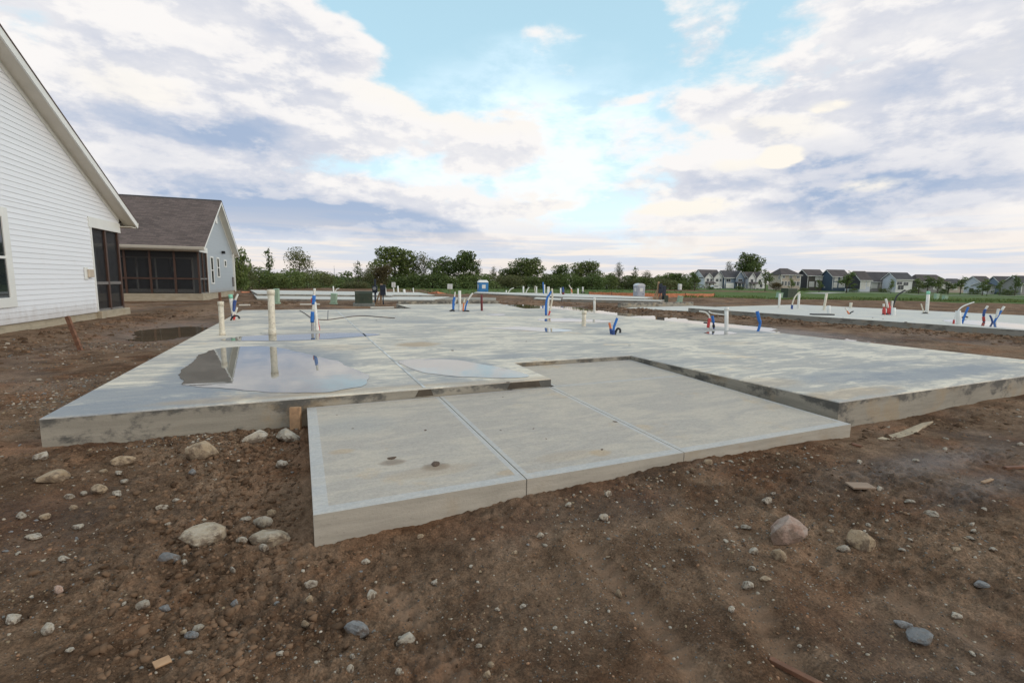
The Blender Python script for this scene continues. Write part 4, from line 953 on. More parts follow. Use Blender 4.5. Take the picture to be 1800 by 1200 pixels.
# stubs on the far slabs
ZD = .22
for u, v0, v1, w, lab in [(890, 514.6, 510, 2.2, 'lowest white stub on the thin far slab'), (920, 515.2, 503, 2.8, 'white stub standing with a grey twig on the thin far slab'), (943, 515.6, 503.5, 2.4, 'white stub with a tan line beside it on the thin far slab'),
        (957, 516, 500, 2.4, 'white stub touching a blue line on the thin far slab'), (985.5, 516.8, 506, 2.4, 'white stub touching a dark blue line on the thin far slab'), (1004.5, 516.8, 506, 2.2, 'white stub next to the pinkish twigs on the thin far slab'),
        (1016, 517.4, 507, 2.6, 'plain white stub standing alone on the thin far slab'), (1024.5, 514.5, 504, 2.4, 'white stub in a black ring on the thin far slab')]:
    drain((u, v0), (u, v1), w, ZD, lab, M_white, collar=False)
line([(893, 514.8), (897, 509), (903, 506)], 1.6, ZD, M_pvc, 'pale bent twig of pipe on the thin far slab')
line([(924, 515.4), (927, 509), (930, 505)], 1.8, ZD, M_pvc, 'grey white twig leaning on the thin far slab')
line([(941, 515.6), (940, 508), (941, 502)], 1.4, ZD, M_pvcy, 'tan line standing on the thin far slab')
line([(955.5, 516), (955, 505), (954.5, 496)], 2, ZD, M_blue, 'tall blue line on the thin far slab')
line([(990, 517.5), (990, 511), (989, 505)], 4, ZD, M_dblue, 'thick dark blue line with a purple foot on the thin far slab', [(.0, .35, M_rust, 1.1)])
line([(1006, 517), (1004, 508), (1000, 501)], 1.6, ZD, M_pvcy, 'pinkish bent twig on the thin far slab', [(.2, .5, M_orange, 1.3)])
line([(1021, 514.6), (1024, 513.6), (1028, 514.6)], 1.8, ZD, M_black, 'black ring lying on the thin far slab', name='tubing_loop', cat='tubing')
for u, v0, v1, w, z, lab in [(586.5, 512.5, 503, 2.2, .25, 'white stub on the white far slab behind a pale green pedestal'), (678, 515, 505, 2.6, .25, 'white stub near the meter posts on the white far slab'), (700, 513.5, 502.5, 2.6, .25, 'tall white stub below the first notice board'),
        (711, 514.5, 508.5, 4, .25, 'squat white stub on the white far slab'), (727, 515, 506, 1.8, .25, 'cream stub leaning on the white far slab'), (692.5, 514, 506, 2, .25, 'thin cream stub under the first notice board')]:
    drain((u, v0), (u-.8, v1), w, z, lab, M_white, collar=False)
line([(589, 512.5), (592, 508), (596, 507)], 1.5, .25, M_pvc, 'grey bent line beside the stub behind the pale green pedestal')

# ------------------------------------------------------------------ utilities
def transformer(u, v, wpx, hpx, label):
    p = on(u, v); s = ppm(p); w = wpx/s; h = hpx/s; d = w*.8
    r = empty('transformer', p, -math.atan2(FH[0], FH[1])*.35); tag(r, label, 'transformer box')
    q = MB(); q.box(-w*.62, w*.62, -d*.62, d*.62, -.2, .14); q.build('pad', M_pad, r, bevel=.02)
    q = MB(); q.prism([(-w/2, -d/2, .14), (-w/2, d/2, .14), (-w/2, d/2, h), (-w/2, -d/2+.05, h), (-w/2, -d/2, h-.07)], (w, 0, 0)); q.build('cabinet', M_green, r, bevel=.012)
    q = MB(); q.box(-w/2-.012, w/2+.012, -d/2+.04, d/2+.012, h-.015, h+.03); q.build('lid', M_green, r, bevel=.01)
    q = MB(); q.box(-.03, .03, -d/2-.03, -d/2+.004, h*.45, h*.62); q.build('hasp', M_green, r)
    return r
transformer(640, 537, 29, 24, 'dark green transformer box on a grey pad beyond the near slab')
transformer(1386, 524, 20, 17, 'dark green transformer box behind the pale slab pipes')
def pedestal(u, v, wpx, hpx, label, lean=0.):
    p = on(u, v); s = ppm(p); w = wpx/s; h = hpx/s
    r = empty('utility_pedestal', p); r.rotation_euler = (0, lean, -.3); tag(r, label, 'utility pedestal')
    q = MB(); q.box(-w*.6, w*.6, -w*.55, w*.55, -.2, .06); q.build('base', M_pale, r, bevel=.01)
    q = MB(); q.box(-w/2, w/2, -w*.42, w*.42, .06, h-.06); q.build('body', M_pale, r, bevel=w*.12)
    q = MB(); q.box(-w*.53, w*.53, -w*.46, w*.46, h-.08, h); q.build('cap', M_pale, r, bevel=w*.14); return r
pedestal(487, 533.5, 8.5, 26, 'tall pale green pedestal right behind the thickest white pipe')
pedestal(586.5, 534.5, 10, 19, 'lighter mint pedestal leaning in the mud beside the dark green box', .08)
pedestal(1194, 532, 8, 12, 'leaning green pedestal past the wooden meter posts', .15)
pedestal(1369, 525, 9, 11, 'pale leaning pedestal behind the farthest white pipe of the pale slab', .12)
pedestal(1645, 528, 6, 12, 'grey green pedestal on grass beside the tall green banded pipe', .05)
pedestal(1660, 528, 7, 9, 'last pale pedestal on the grass, standing apart', .08)
def meter(u, v, hpx, label, boards, dark, box):
    p = on(u, v); s = ppm(p); h = hpx/s
    r = empty('meter_post', p, -.3); tag(r, label, 'meter post')
    q = MB()
    if boards == 1: q.box(-.05, .05, -.05, .05, -.3, h); q.build('post', M_navy, r, bevel=.01)
    else:
        q.M = Matrix.Rotation(.06, 4, 'Y'); q.box(-.06, .06, -.04, .04, -.3, h); q.build('post', M_wood, r, bevel=.008)
        q = MB(); q.M = Matrix.Translation((.0, .1, 0))@Matrix.Rotation(.32, 4, 'Y'); q.box(-.30, -.22, -.03, .03, -.2, h*.55); q.build('brace', M_wood, r, bevel=.006)
    x, z0, z1, w = box
    q = MB(); q.box(x-w/2, x+w/2, -.16, -.04, h*z0, h*z1); q.build('meter_box', M_navy, r, bevel=.015)
    q = MB(); q.tube([(x, -.16, h*(z0+.65*(z1-z0))), (x, -.25, h*(z0+.65*(z1-z0)))], w*.33, 12); q.build('meter', M_steel if dark else M_navy, r, smooth=False)
    q = MB(); q.tube([(x, -.1, h*z0), (x+.01, -.1, -.2)], .035, 8); q.build('conduit', M_navy, r, smooth=True)
    return r
meter(660, 534, 43, 'slim navy meter post with grey fittings beside the dark green transformer', 1, True, (.0, .45, .72, .28))
meter(669, 535, 36, 'wooden meter post with a navy box next to the slim navy post', 2, False, (.16, .45, .95, .3))
meter(1154, 532, 37, 'wooden post leaning with a black box, beyond the low porch slab', 2, False, (.2, .45, .9, .24))
b0 = on(1166, 532); r = empty('meter_post', b0, -.2); tag(r, 'navy meter post over a dark green cabinet beyond the low porch slab', 'meter post')
q = MB(); q.box(-.12, .12, -.1, .1, .3, 1.05*28/ppm(b0)); q.build('meter_box', M_navy, r, bevel=.02)
q = MB(); q.box(-.06, .30, -.16, .16, -.2, 13/ppm(b0)); q.build('cabinet', M_green, r, bevel=.02)
q = MB(); q.M = Matrix.Rotation(.45, 4, 'Y'); q.box(-.40, -.32, -.03, .03, -.1, .75); q.build('brace', M_wood, r, bevel=.006)

def toilet(u, f, m, roofm, label, wpx, round_=False):
    p = far(u, f, 0); p.z = g1(p.x, p.y); w = wpx/F*f; h = w*2.02
    r = empty('portable_toilet', p, -math.atan2(FH[0], FH[1])+.25); tag(r, label, 'portable toilet')
    a = w/2*.92
    q = MB(); q.box(-a*1.06, a*1.06, -a*1.06, a*1.06, -.1, .16); q.build('skid', M_black, r, bevel=.03)
    q = MB(); q.box(-a, a, -a, a, .16, h*.90); q.build('body', m, r, bevel=.03)
    q = MB(); q.box(-a*.72, a*.72, -a-.025, -a+.01, .22, h*.86); dr = q.build('door', m, r, bevel=.012)
    q = MB(); q.box(a*.45, a*.56, -a-.05, -a-.02, h*.44, h*.50); q.build('handle', M_black, dr)
    q = MB(); q.box(-a*.35, a*.4, -a-.031, -a-.026, h*.60, h*.78); q.build('notice', M_white, dr)
    q = MB(); q.box(-a-.006, -a+.003, -a*.5, a*.4, h*.60, h*.78); q.build('notice', M_white, r)
    for s in (-1, 1):
        q = MB(); q.box(s*a*.6-.02, s*a*.6+.02, a-.01, a+.02, .2, h*.88); q.build('rib', m, r)
    q = MB()
    if round_: q.prism([(-a*1.05, -a*1.05, h*.89)]+[(a*1.05*math.cos(t), -a*1.05, h*.89+.30*math.sin(t)) for t in np.linspace(PI, 0, 9)]+[(a*1.05, -a*1.05, h*.89)], (0, a*2.1, 0))
    else: q._add([(-a*1.1, -a*1.1, h*.89), (a*1.1, -a*1.1, h*.89), (a*1.1, a*1.1, h*.89), (-a*1.1, a*1.1, h*.89), (-a*.75, -a*.75, h), (a*.75, -a*.75, h), (a*.75, a*.75, h), (-a*.75, a*.75, h)], [(0, 1, 5, 4), (1, 2, 6, 5), (2, 3, 7, 6), (3, 0, 4, 7), (4, 5, 6, 7), (3, 2, 1, 0)])
    q.build('roof', roofm, r, bevel=.01)
    return r
M_tblue = simple('blue_plastic', (.035, .20, .46), .45, .08, 2, bump=0); M_tgrey = simple('grey_plastic', (.42, .44, .50), .45, .06, 2, bump=0)
toilet(848.5, 52, M_tblue, M_white, 'blue portable toilet with a white roof', 18)
toilet(1123, 55, M_tgrey, simple('pale_grey_roof', (.60, .61, .64), .5), 'grey portable toilet with a domed roof', 16, True)
toilet(1195, 150, M_white, M_white, 'small distant white portable toilet near the first row houses', 5.5)
def notice(u, v0, v1, w, f, label):
    p = far(u, f, 0); p.z = g1(p.x, p.y); ss = f/F
    top = H+(490+(u-600)*.0148-v0)*ss; r = empty('notice_board', p, -math.atan2(FH[0], FH[1])); tag(r, label, 'sign')
    top = up(u, v0, p+Vector((0, 0, .5))).z-p.z; bot = up(u, v1, p+Vector((0, 0, .5))).z-p.z
    q = MB(); q.box(-w/2*ss, w/2*ss, -.03, 0, bot, top); q.build('board', M_white, r, bevel=.01)
    q = MB(); q.box(-.02, .02, .0, .04, -.3, top-.1); q.build('post', M_wood, r)
    q = MB(); q.box(-w*.02*ss, w*.02*ss, -.036, -.031, bot, top); q.build('fold_line', M_steel, r)
notice(692, 496, 505, 7, 62, 'white notice board standing before the big trees')
notice(791, 499, 508, 9, 54, 'white notice board between the first board and the blue toilet')
# orange safety fence
M_or = simple('orange_mesh', (.62, .23, .12), .8, .2, 4, bump=0)
def safety_fence(pts, h, label):
    r = empty('safety_fence', pts[0]); tag(r, label, 'safety fence'); o0 = Vector(pts[0])
    q = MB()
    for a, c in zip(pts[:-1], pts[1:]):
        a, c = Vector(a)-o0, Vector(c)-o0; n = 8
        for i in range(n):
            p, s = a.lerp(c, i/n), a.lerp(c, (i+1)/n); sg = lambda t: -.16*h*math.sin(PI*t)*(.6+.4*math.sin(t*9))
            up0, up1 = Vector((0, 0, h+sg(i/n))), Vector((0, 0, h+sg((i+1)/n))); off = Vector((.02, .02, 0))
            q.prism([p, s, s+up1, p+up0], off)
    q.build('mesh', M_or, r)
    for p in pts:
        q = MB(); p = Vector(p)-o0; q.box(p.x-.03, p.x+.03, p.y-.05, p.y-.01, p.z-.3, p.z+h+.1); q.build('post', M_rwood, r)
def fp(u, f): p = far(u, f, 0); p.z = g1(p.x, p.y); return p
safety_fence([fp(u, f) for u, f in ((1035, 70), (1075, 69), (1115, 68), (1160, 68), (1205, 69), (1256, 71))], 0.86, 'long orange safety fence beyond the grey toilet')
safety_fence([fp(u, f) for u, f in ((752, 49), (768, 48), (785, 49.5))], .36, 'sagging orange fence piece beside the white far slab end')
safety_fence([fp(u, f) for u, f in ((424, 41), (440, 42), (468, 43))], .10, 'low orange fence scrap at the house corner')

# ------------------------------------------------------------------ the two near houses
def courses(mb, p0, p1, z0, z1, step, out, ext=None, t=.014):
    """lapped siding from P0 to P1 (2-D), OUT the outward unit vector; EXT(z) -> (a, b) share of the run left at height z"""
    p0 = Vector((p0[0], p0[1], 0)); p1 = Vector((p1[0], p1[1], 0)); out = Vector((out[0], out[1], 0)); L = (p1-p0).length; d = (p1-p0)/L
    z = z0
    while z < z1-1e-4:
        zz = min(z+step, z1); a0, b0 = ext(z) if ext else (0, L); a1, b1 = ext(zz) if ext else (0, L)
        if b0 > a0:
            if b1 < a1: a1 = b1 = (a1+b1)/2
            V = lambda a, z_, o: tuple(p0+d*a+out*o+Vector((0, 0, z_)))
            mb._add([V(a0, z, t), V(b0, z, t), V(b1, zz, 0.), V(a1, zz, 0.)], [(0, 1, 2, 3)])
            mb._add([V(a0, z, 0), V(b0, z, 0), V(b0, z, t), V(a0, z, t)], [(0, 1, 2, 3)])
        z += step
def window(parent, s0, s1, z0, z1, bars=1, n0=.0, fr=.09):
    """window in the wall plane n = N0 (local x outward)"""
    f = fr; q = MB()
    q.box(n0, n0+.045, s0, s0+f, z0, z1); q.box(n0, n0+.045, s1-f, s1, z0, z1)
    q.box(n0, n0+.047, s0+f, s1-f, z1-f, z1); q.box(n0, n0+.06, s0+f, s1-f, z0, z0+f)
    if bars: zm = (z0+z1)/2; q.box(n0, n0+.04, s0+f, s1-f, zm-.03, zm+.03)
    w = q.build('window', M_white, parent, bevel=.006)
    q = MB(); q.box(n0+.016, n0+.022, s0+f, s1-f, z0+f, z1-f); q.build('pane', M_glass, w)
    return w
def near_house(base, ang, label, zf, s0, s1, ze, slope, L, msid, porch, zb0, zb1, ov=.4, oe=.45, frame=M_brown):
    r = empty('house', (base[0], base[1], 0), -ang); tag(r, label, 'house')
    sr = (s0+s1)/2; zr = ze+slope*(sr-s0); step = .127
    pa, pb, pd = porch; near = abs(pa-s0) < .01                      # porch at the near or the far corner
    # foundation, floor
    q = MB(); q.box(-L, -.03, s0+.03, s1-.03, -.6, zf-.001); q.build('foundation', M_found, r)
    q = MB(); q.box(-pd-.1, .10, pa-(.10 if near else -.0), pb+(.0 if near else .12), -.6, zf+.012); q.build('porch_floor', M_found, r, bevel=.012)
    q = MB()
    def gab(z):
        a = max(0, (z-ze)/slope); return a, (s1-s0)-a
    def low(z):
        return (pb-s0, s1-s0) if near else (0, pa-s0)
    courses(q, (0, s0), (0, s1), zf, zb1, step, (1, 0), low); courses(q, (0, s0), (0, s1), zb1, zr, step, (1, 0), gab)
    # side walls
    for near_side in (True, False):
        ss_ = s0 if near_side else s1; o = (0, -1) if near_side else (0, 1); n0 = -pd if near_side == near else 0
        courses(q, (n0, ss_), (-L, ss_), zf, ze, step, o)
        if n0: courses(q, (0, ss_), (n0, ss_), zb1, ze, step, o)
    inner = pb if near else pa; io = -1 if near else 1
    courses(q, (-.1, inner), (-pd, inner), zf+.02, zb0+.1, step, (0, io))
    courses(q, (-pd, pa), (-pd, pb), zf+.02, zb0+.1, step, (1, 0))
    q.build('siding', msid, r, recalc=False)
    q = MB(); q.prism([(-L+.05, s0, zf), (-L+.05, s1, zf), (-L+.05, s1, ze), (-L+.05, sr, zr), (-L+.05, s0, ze)], (-.05, 0, 0)); q.build('back_wall', msid, r)
    q = MB(); q.box(-pd, -.02, pa+.02, pb-.02, zb0+.03, zb0+.07); q.build('porch_ceiling', M_cream, r)
    # corner boards
    q = MB()
    for s in (s0, s1):
        if (near and s == s0) or (not near and s == s1): continue
        q.box(-.02, .03, s-.06, s+.03, zf, ze)
    js = pb if near else pa
    q.box(-.02, .028, js-(.09 if near else .0), js+(.0 if near else .09), zf+.02, zb0)if False else None
    q.box(-.0, .030, js-.03, js+.03, zf+.02, zb0); q.build('corner_board', M_white, r)
    # header beam round the porch
    q = MB(); q.box(-.12, .035, pa-(.035 if near else .12), pb+(.12 if near else .035), zb0, zb1); q.build('header_beam', M_white, r)
    q = MB()
    es = s0 if near else s1; e = -1 if near else 1
    q.box(-pd, -.122, min(es+e*.033, es-e*.1), max(es+e*.033, es-e*.1), zb0+.002, zb1-.002); q.build('header_beam', M_cream, r)  # same beam, cream here: weaker light on this side put into its colour
    # posts, rails, screens
    pw = .05
    nb = max(1, round((pb-pa)/1.1)); sp = [pa+pw*1.3+(pb-pa-2.6*pw)*i/nb for i in range(nb+1)]
    for s in sp:
        q = MB(); q.box(-.11, -.01, s-pw, s+pw, zf+.012, zb0); q.build('post', frame, r, bevel=.006)
    zr_ = zf+.88
    q = MB()
    for a, c in zip(sp[:-1], sp[1:]): q.box(-.10, -.02, a+pw, c-pw, zr_-.045, zr_+.045)
    q.build('rail', M_rail, r)
    q = MB()
    for a, c in zip(sp[:-1], sp[1:]): q.box(-.10, -.02, a+pw, c-pw, zf+.012, zf+.07)
    q.build('sill_plate', M_rail, r)
    q = MB(); q.box(-.062, -.058, pa+.02, pb-.02, zf+.02, zb0-.002); q.build('screen', M_screen, r)
    ms = max(2, round(pd/1.3)); npz = [-pw*1.3-(pd-2.6*pw)*i/ms for i in range(ms+1)]; sy = es-e*.06
    for n in npz[1:]:
        q = MB(); q.box(n-pw, n+pw, sy-pw, sy+pw, zf+.012, zb0); q.build('post', frame, r, bevel=.006)
    q = MB()
    for a, c in zip(npz[:-1], npz[1:]): q.box(c+pw, a-pw, sy-.04, sy+.04, zr_-.045, zr_+.045)
    q.build('rail', frame, r)
    q = MB(); q.box(-pd+.02, -.12, sy-.002, sy+.002, zf+.02, zb0-.002); q.build('screen', M_screen, r)
    # glazed sliding door in the porch's inner wall
    dn0, dn1, dz = -pd+.25, -.75, zf+2.15; y = inner+io*.03
    q = MB(); w_ = .09
    q.box(dn0, dn1, y-.03, y+.03, dz-w_, dz); q.box(dn0, dn1, y-.03, y+.03, zf+.03, zf+.03+.2)
    for n in np.linspace(dn0+w_/2, dn1-w_/2, 5): q.box(n-w_/2, n+w_/2, y-.028, y+.028, zf+.2, dz-.02)
    dd = q.build('glazed_door', M_white, r)
    q = MB(); q.box(dn0+.02, dn1-.02, y-.006, y+.006, zf+.05, dz-.02); q.build('pane', M_glass, dd)
    # roof
    zu = lambda s: ze+slope*min(s-s0, s1-s)
    q = MB()
    for sg, sa in ((1, s0), (-1, s1)):
        ea = sa-sg*(oe+.03); q.prism([(ov+.025, ea, zu(ea)+.135), (ov+.025, sr, zr+.14), (ov+.025, sr, zr+.175), (ov+.025, ea, zu(ea)+.16)], (-L-2*ov-.05, 0, 0))
    roof = q.build('roof', M_roof, r)
    q = MB(); q.prism([(ov+.01, sr-.14, zr+.08), (ov+.01, sr, zr+.205), (ov+.01, sr+.14, zr+.08)], (-L-2*ov-.02, 0, 0)); q.build('ridge_cap', m_ridge, roof)
    q = MB()
    for sg, sa in ((1, s0), (-1, s1)):
        ea = sa-sg*oe
        q.prism([(ov-.03, ea, zu(ea)-.07), (ov-.03, sr, zr-.07), (ov-.03, sr, zr+.13), (ov-.03, ea, zu(ea)+.13)], (.04, 0, 0))
        q.prism([(.03, sa+sg*.0, zu(sa)-.16), (.03, sr, zr-.16), (.03, sr, zr-.02), (.03, sa, zu(sa)-.02)], (-.03, 0, 0))
    q.build('rake_board', M_white, r)
    q = MB()
    for sg, sa in ((1, s0), (-1, s1)):
        ea = sa-sg*oe
        q.prism([(ov-.03, ea, zu(ea)-.03), (ov-.03, sr, zr-.03), (ov-.03, sr, zr-.005), (ov-.03, ea, zu(ea)-.005)], (-ov+.06, 0, 0))
    for sg, sa in ((1, s0), (-1, s1)):
        ea = sa-sg*oe; lo, hi = min(ea, sa), max(ea, sa); q.box(-L, ov-.032, lo, hi, zu(ea)-.075, zu(ea)-.05)
    q.build('soffit', M_cream, r)
    for sg, sa in ((1, s0), (-1, s1)):
        ea = sa-sg*oe; q = MB(); z_ = zu(ea)
        q.prism([(ov, ea, z_-.04), (ov, ea-sg*.07, z_-.03), (ov, ea-sg*.12, z_+.09), (ov, ea-sg*.12, z_+.12), (ov, ea, z_+.12)], (-L-ov, 0, 0)); q.build('gutter', M_cream, r)
    return r
m_ridge = simple('ridge_shingle', (.045, .04, .04), .9, .2, 5)
h1b = at(0, 572, .3)
h1 = near_house(h1b, math.radians(4.2), 'white sided house with a screened porch, nearest to the slab', .30, -10.0, 6.63, 3.38, .507, 13, M_sidw, (4.58, 6.63, 4.2), 2.87, 3.18)
window(h1, -.75, .62, .68, 2.92, fr=.22)
q = MB(); q.box(.014, .045, 3.92, 4.12, 1.30, 1.66); w = q.build('wall_box', M_white, h1, bevel=.01)
q = MB(); q.box(.046, .10, 4.04, 4.34, 1.36, 1.60); q.build('outlet_cover', simple('beige_cover', (.55, .46, .36), .5), w, bevel=.015)
h2b = at(354, 516.5, .4)
h2 = near_house(h2b, math.radians(4.2), 'grey blue sided house with a brown roof and screened corner porch', .40, 0, 9.4, 3.28, .64, 15, M_sidb, (0, 1.8, 4.9), 2.85, 3.16)
window(h2, 2.5, 3.25, .95, 2.7); window(h2, 4.2, 4.9, 1.35, 2.7, 1); window(h2, 6.4, 7.1, 2.1, 2.62, 0)
q = MB(); q.box(.016, .06, 4.55, 4.95, 4.95, 5.55); q.build('gable_vent', M_white, h2, bevel=.008)
q = MB(); q.box(.016, .22, 5.8, 6.0, 3.0, 3.2); q.build('wall_lamp', M_black, h2, bevel=.03)
q = MB(); q.box(.016, .10, 8.8, 9.1, .7, 1.4); q.build('electric_box', M_rail, h2, bevel=.02)
q = MB(); q.box(.05, .12, 9.42, 9.50, .3, 3.3); q.build('downpipe', M_white, h2)
# higher cross roof behind
q = MB(); q.prism([(-7, 3.2, 6.2), (-7, 4.7, 7.4), (-7, 6.2, 6.2)], (-8, 0, 0)); q.build('roof', M_roof, h2)

# ------------------------------------------------------------------ the far row of houses
def wallmat(name, c): return simple(name, c, .6, .05, .4, bump=0)
FW = dict(white=wallmat('far_white_wall', (.70, .69, .68)), lav_and_shade=wallmat('far_pale_and_shaded_wall', (.55, .57, .63)), tan=wallmat('far_tan_wall', (.46, .38, .31)), black=wallmat('far_black_wall', (.025, .027, .034)),  # lavender puts the shade of white houses' sides into colour; also one pale front
          navy=wallmat('far_navy_wall', (.055, .085, .13)), olive=wallmat('far_olive_wall', (.10, .09, .075)), blue=wallmat('far_blue_wall', (.20, .25, .32)), grey=wallmat('far_grey_wall', (.26, .25, .24)))
M_froof = simple('far_brown_roof', (.085, .07, .068), .9, .18, .5, bump=0); M_froof2 = simple('far_grey_roof', (.068, .064, .07), .9, .18, .5, bump=0)
M_fwin = m_glass('far_window_glass', (.05, .055, .065), .08); M_blind = simple('white_blind', (.62, .60, .56), .6, .05, 1, bump=0)
def far_house(xL, xC, xR, yb, ye, yr, f, th, front, side, roofm, label, gables=(), hip=False, wins=(), sidewins=(), garage=None, porch=None, blind=False, sideright=None):
    """XC is where the near corner stands in the photograph, XL and XR the ends of its side and front walls"""
    k_ = (xC-CX)/F; c, s = math.cos(th), math.sin(th)
    Wd = (xR-xC)/F*f/(c-k_*s); Dp = max(6., (xC-xL)/F*f/(s+k_*c))
    cpos = far(xC, f, 0.); zb = up(xC, yb, cpos).z; ht = up(xC, ye, cpos).z-zb
    r = empty('row_house', (cpos.x, cpos.y, zb), math.atan2(RH[1], RH[0])+th); tag(r, label, 'house')
    hr = (ye-yr)/F*(f+Dp*.5)*1.05 if True else 0
    q = MB(); q.box(0, Wd, 0, Dp, -1, ht); 
    o = q.build('wall', front, r)
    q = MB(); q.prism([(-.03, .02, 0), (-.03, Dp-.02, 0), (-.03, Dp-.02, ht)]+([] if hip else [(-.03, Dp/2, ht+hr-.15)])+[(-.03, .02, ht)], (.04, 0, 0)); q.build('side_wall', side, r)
    e = .45
    q = MB()
    if hip:
        hx = min(Wd*.4, Dp*.4)
        q._add([(-e, -e, ht), (Wd+e, -e, ht), (Wd+e, Dp+e, ht), (-e, Dp+e, ht), (hx*.55, Dp/2, ht+hr), (Wd-hx, Dp/2, ht+hr)], [(0, 1, 5, 4), (1, 2, 5), (2, 3, 4, 5), (3, 0, 4), (3, 2, 1, 0)])
    else:
        for a, c_ in ((-e, Dp/2), (Dp+e, Dp/2)):
            za = ht-hr*e/(Dp/2); q.prism([(-e, a, za), (-e, c_, ht+hr), (-e, c_, ht+hr+.18), (-e, a, za+.18)], (Wd+2*e, 0, 0))
    q.build('roof', roofm, r)
    if not hip:
        q = MB()
        for a, c_ in ((-e, Dp/2), (Dp+e, Dp/2)):
            za = ht-hr*e/(Dp/2); q.prism([(-e-.04, a, za-.12), (-e-.04, c_, ht+hr-.12), (-e-.04, c_, ht+hr+.12), (-e-.04, a, za+.12)], (.04, 0, 0))
        q.build('rake_board', M_white, r)
    q = MB(); q.box(-e, Wd+e, -e-.1, -e+.02, ht-.18-(0 if hip else .25), ht+.0-(0 if hip else .2)); q.build('gutter', M_white, r)
    q = MB(); q.box(.02, .25, -.05, .0, 0, ht-.2); q.build('corner_board', M_white, r)
    q = MB(); q.box(Wd-.25, Wd-.02, -.05, 0, 0, ht-.2); q.build('corner_board', M_white, r)
    for (gx, gw, gh, out) in gables:
        gx *= Wd; gw *= Wd; q = MB(); q.prism([(gx-gw/2, -out, 0), (gx+gw/2, -out, 0), (gx+gw/2, -out, ht-.1), (gx, -out, ht-.1+gh), (gx-gw/2, -out, ht-.1)], (0, Dp*.45, 0)); q.build('gable_wall', front, r)
        q = MB()
        for sg in (-1, 1):
            q.prism([(gx, -out-.3, ht+gh-.06), (gx+sg*(gw/2+.3), -out-.3, ht-.1-.3*gh/(gw/2)), (gx+sg*(gw/2+.3), -out-.3, ht+.08-.3*gh/(gw/2)), (gx, -out-.3, ht+gh+.12)], (0, Dp*.5, 0))
        gr = q.build('gable_roof', roofm, r)
        q = MB()
        for sg in (-1, 1):
            q.prism([(gx, -out-.34, ht+gh-.22), (gx+sg*(gw/2+.3), -out-.34, ht-.26-.3*gh/(gw/2)), (gx+sg*(gw/2+.3), -out-.34, ht+.02-.3*gh/(gw/2)), (gx, -out-.34, ht+gh+.06)], (0, .035, 0))
        q.build('rake_board', M_white, gr)
    y0 = -max([g[3] for g in gables]+[0])
    for (wx, wz, ww, wh) in wins:
        ins = any(abs(wx-g[0]) < g[1]/2 for g in gables); yy = -[g[3] for g in gables if abs(wx-g[0]) < g[1]/2][0] if ins else 0
        q = MB(); x, z = wx*Wd, wz*ht; q.box(x-ww/2-.12, x+ww/2+.12, yy-.07, yy-.005, z-wh/2-.12, z+wh/2+.12); w = q.build('window', M_white, r)
        q = MB(); q.box(x-ww/2, x-.04, yy-.09, yy-.071, z-wh/2, z+wh/2); q.box(x+.04, x+ww/2, yy-.09, yy-.071, z-wh/2, z+wh/2); q.build('pane', M_blind if blind else M_fwin, w)
    for (wy, wz, ww, wh) in sidewins:
        q = MB(); y, z = wy*Dp, wz*ht; q.box(-.10, -.035, y-ww/2-.12, y+ww/2+.12, z-wh/2-.12, z+wh/2+.12); w = q.build('window', M_white, r)
        q = MB(); q.box(-.12, -.101, y-ww/2, y+ww/2, z-wh/2, z+wh/2); q.build('pane', M_fwin, w)
    if garage:
        gx, gw = garage; q = MB(); q.box(gx*Wd-gw/2, gx*Wd+gw/2, y0-.12, y0-.02, 0, 2.3); g = q.build('garage_door', M_white, r)
        q = MB()
        for zz in (.58, 1.15, 1.72): q.box(gx*Wd-gw/2+.05, gx*Wd+gw/2-.05, y0-.13, y0-.121, zz-.02, zz+.02)
        q.build('panel_line', FW['grey'], g)
    if porch:
        a, c_ = porch[0]*Wd, porch[1]*Wd; q = MB(); zp = ht*.52
        q.prism([(a, y0-2.0, zp-.35), (a, y0-.01, zp+.35), (a, y0-.01, zp-.4), (a, y0-2.0, zp-.5)], (c_-a, 0, 0)); pr = q.build('porch_roof', roofm, r)
        for i in range(3):
            x = a+.2+(c_-a-.4)*i/2; q = MB(); q.box(x-.1, x+.1, y0-1.85, y0-1.65, -.5, zp-.45); q.build('porch_post', M_white, r)
        q = MB(); q.box(a+.25*(c_-a), a+.25*(c_-a)+1.0, y0-.06, y0-.01, 0, 2.1); q.build('door', FW['black'], r)
    return r
f_ = 225
far_house(1215, 1237, 1268, 505.5, 487.3, 475, f_, .22, FW['white'], FW['lav_and_shade'], M_froof, 'white row house with two front gables, first of the row from the wood', [(.22, .42, 1.9, .5), (.74, .50, 2.4, .9)], wins=[(.17, .74, 1.1, 1.2), (.36, .74, .9, 1.2), (.66, .74, 1.1, 1.2), (.86, .74, .8, 1.2)], sidewins=[(.4, .7, .8, 1.2)], garage=(.74, 4.4), porch=(.02, .5))
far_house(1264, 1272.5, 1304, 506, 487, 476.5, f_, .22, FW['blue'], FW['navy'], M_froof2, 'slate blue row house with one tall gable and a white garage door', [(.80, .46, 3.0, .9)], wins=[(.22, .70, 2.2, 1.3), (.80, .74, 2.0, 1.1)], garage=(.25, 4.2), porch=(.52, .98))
far_house(1302, 1314, 1341, 506.5, 488, 479, f_, .22, FW['white'], FW['lav_and_shade'], M_froof, 'white row house with twin sharp gables next to the slate blue one', [(.22, .44, 2.2, .5), (.74, .54, 2.8, .9)], wins=[(.2, .72, 1.2, 1.2), (.68, .72, 1.2, 1.3), (.78, .25, 1.4, 1.3)], porch=(.0, .52))
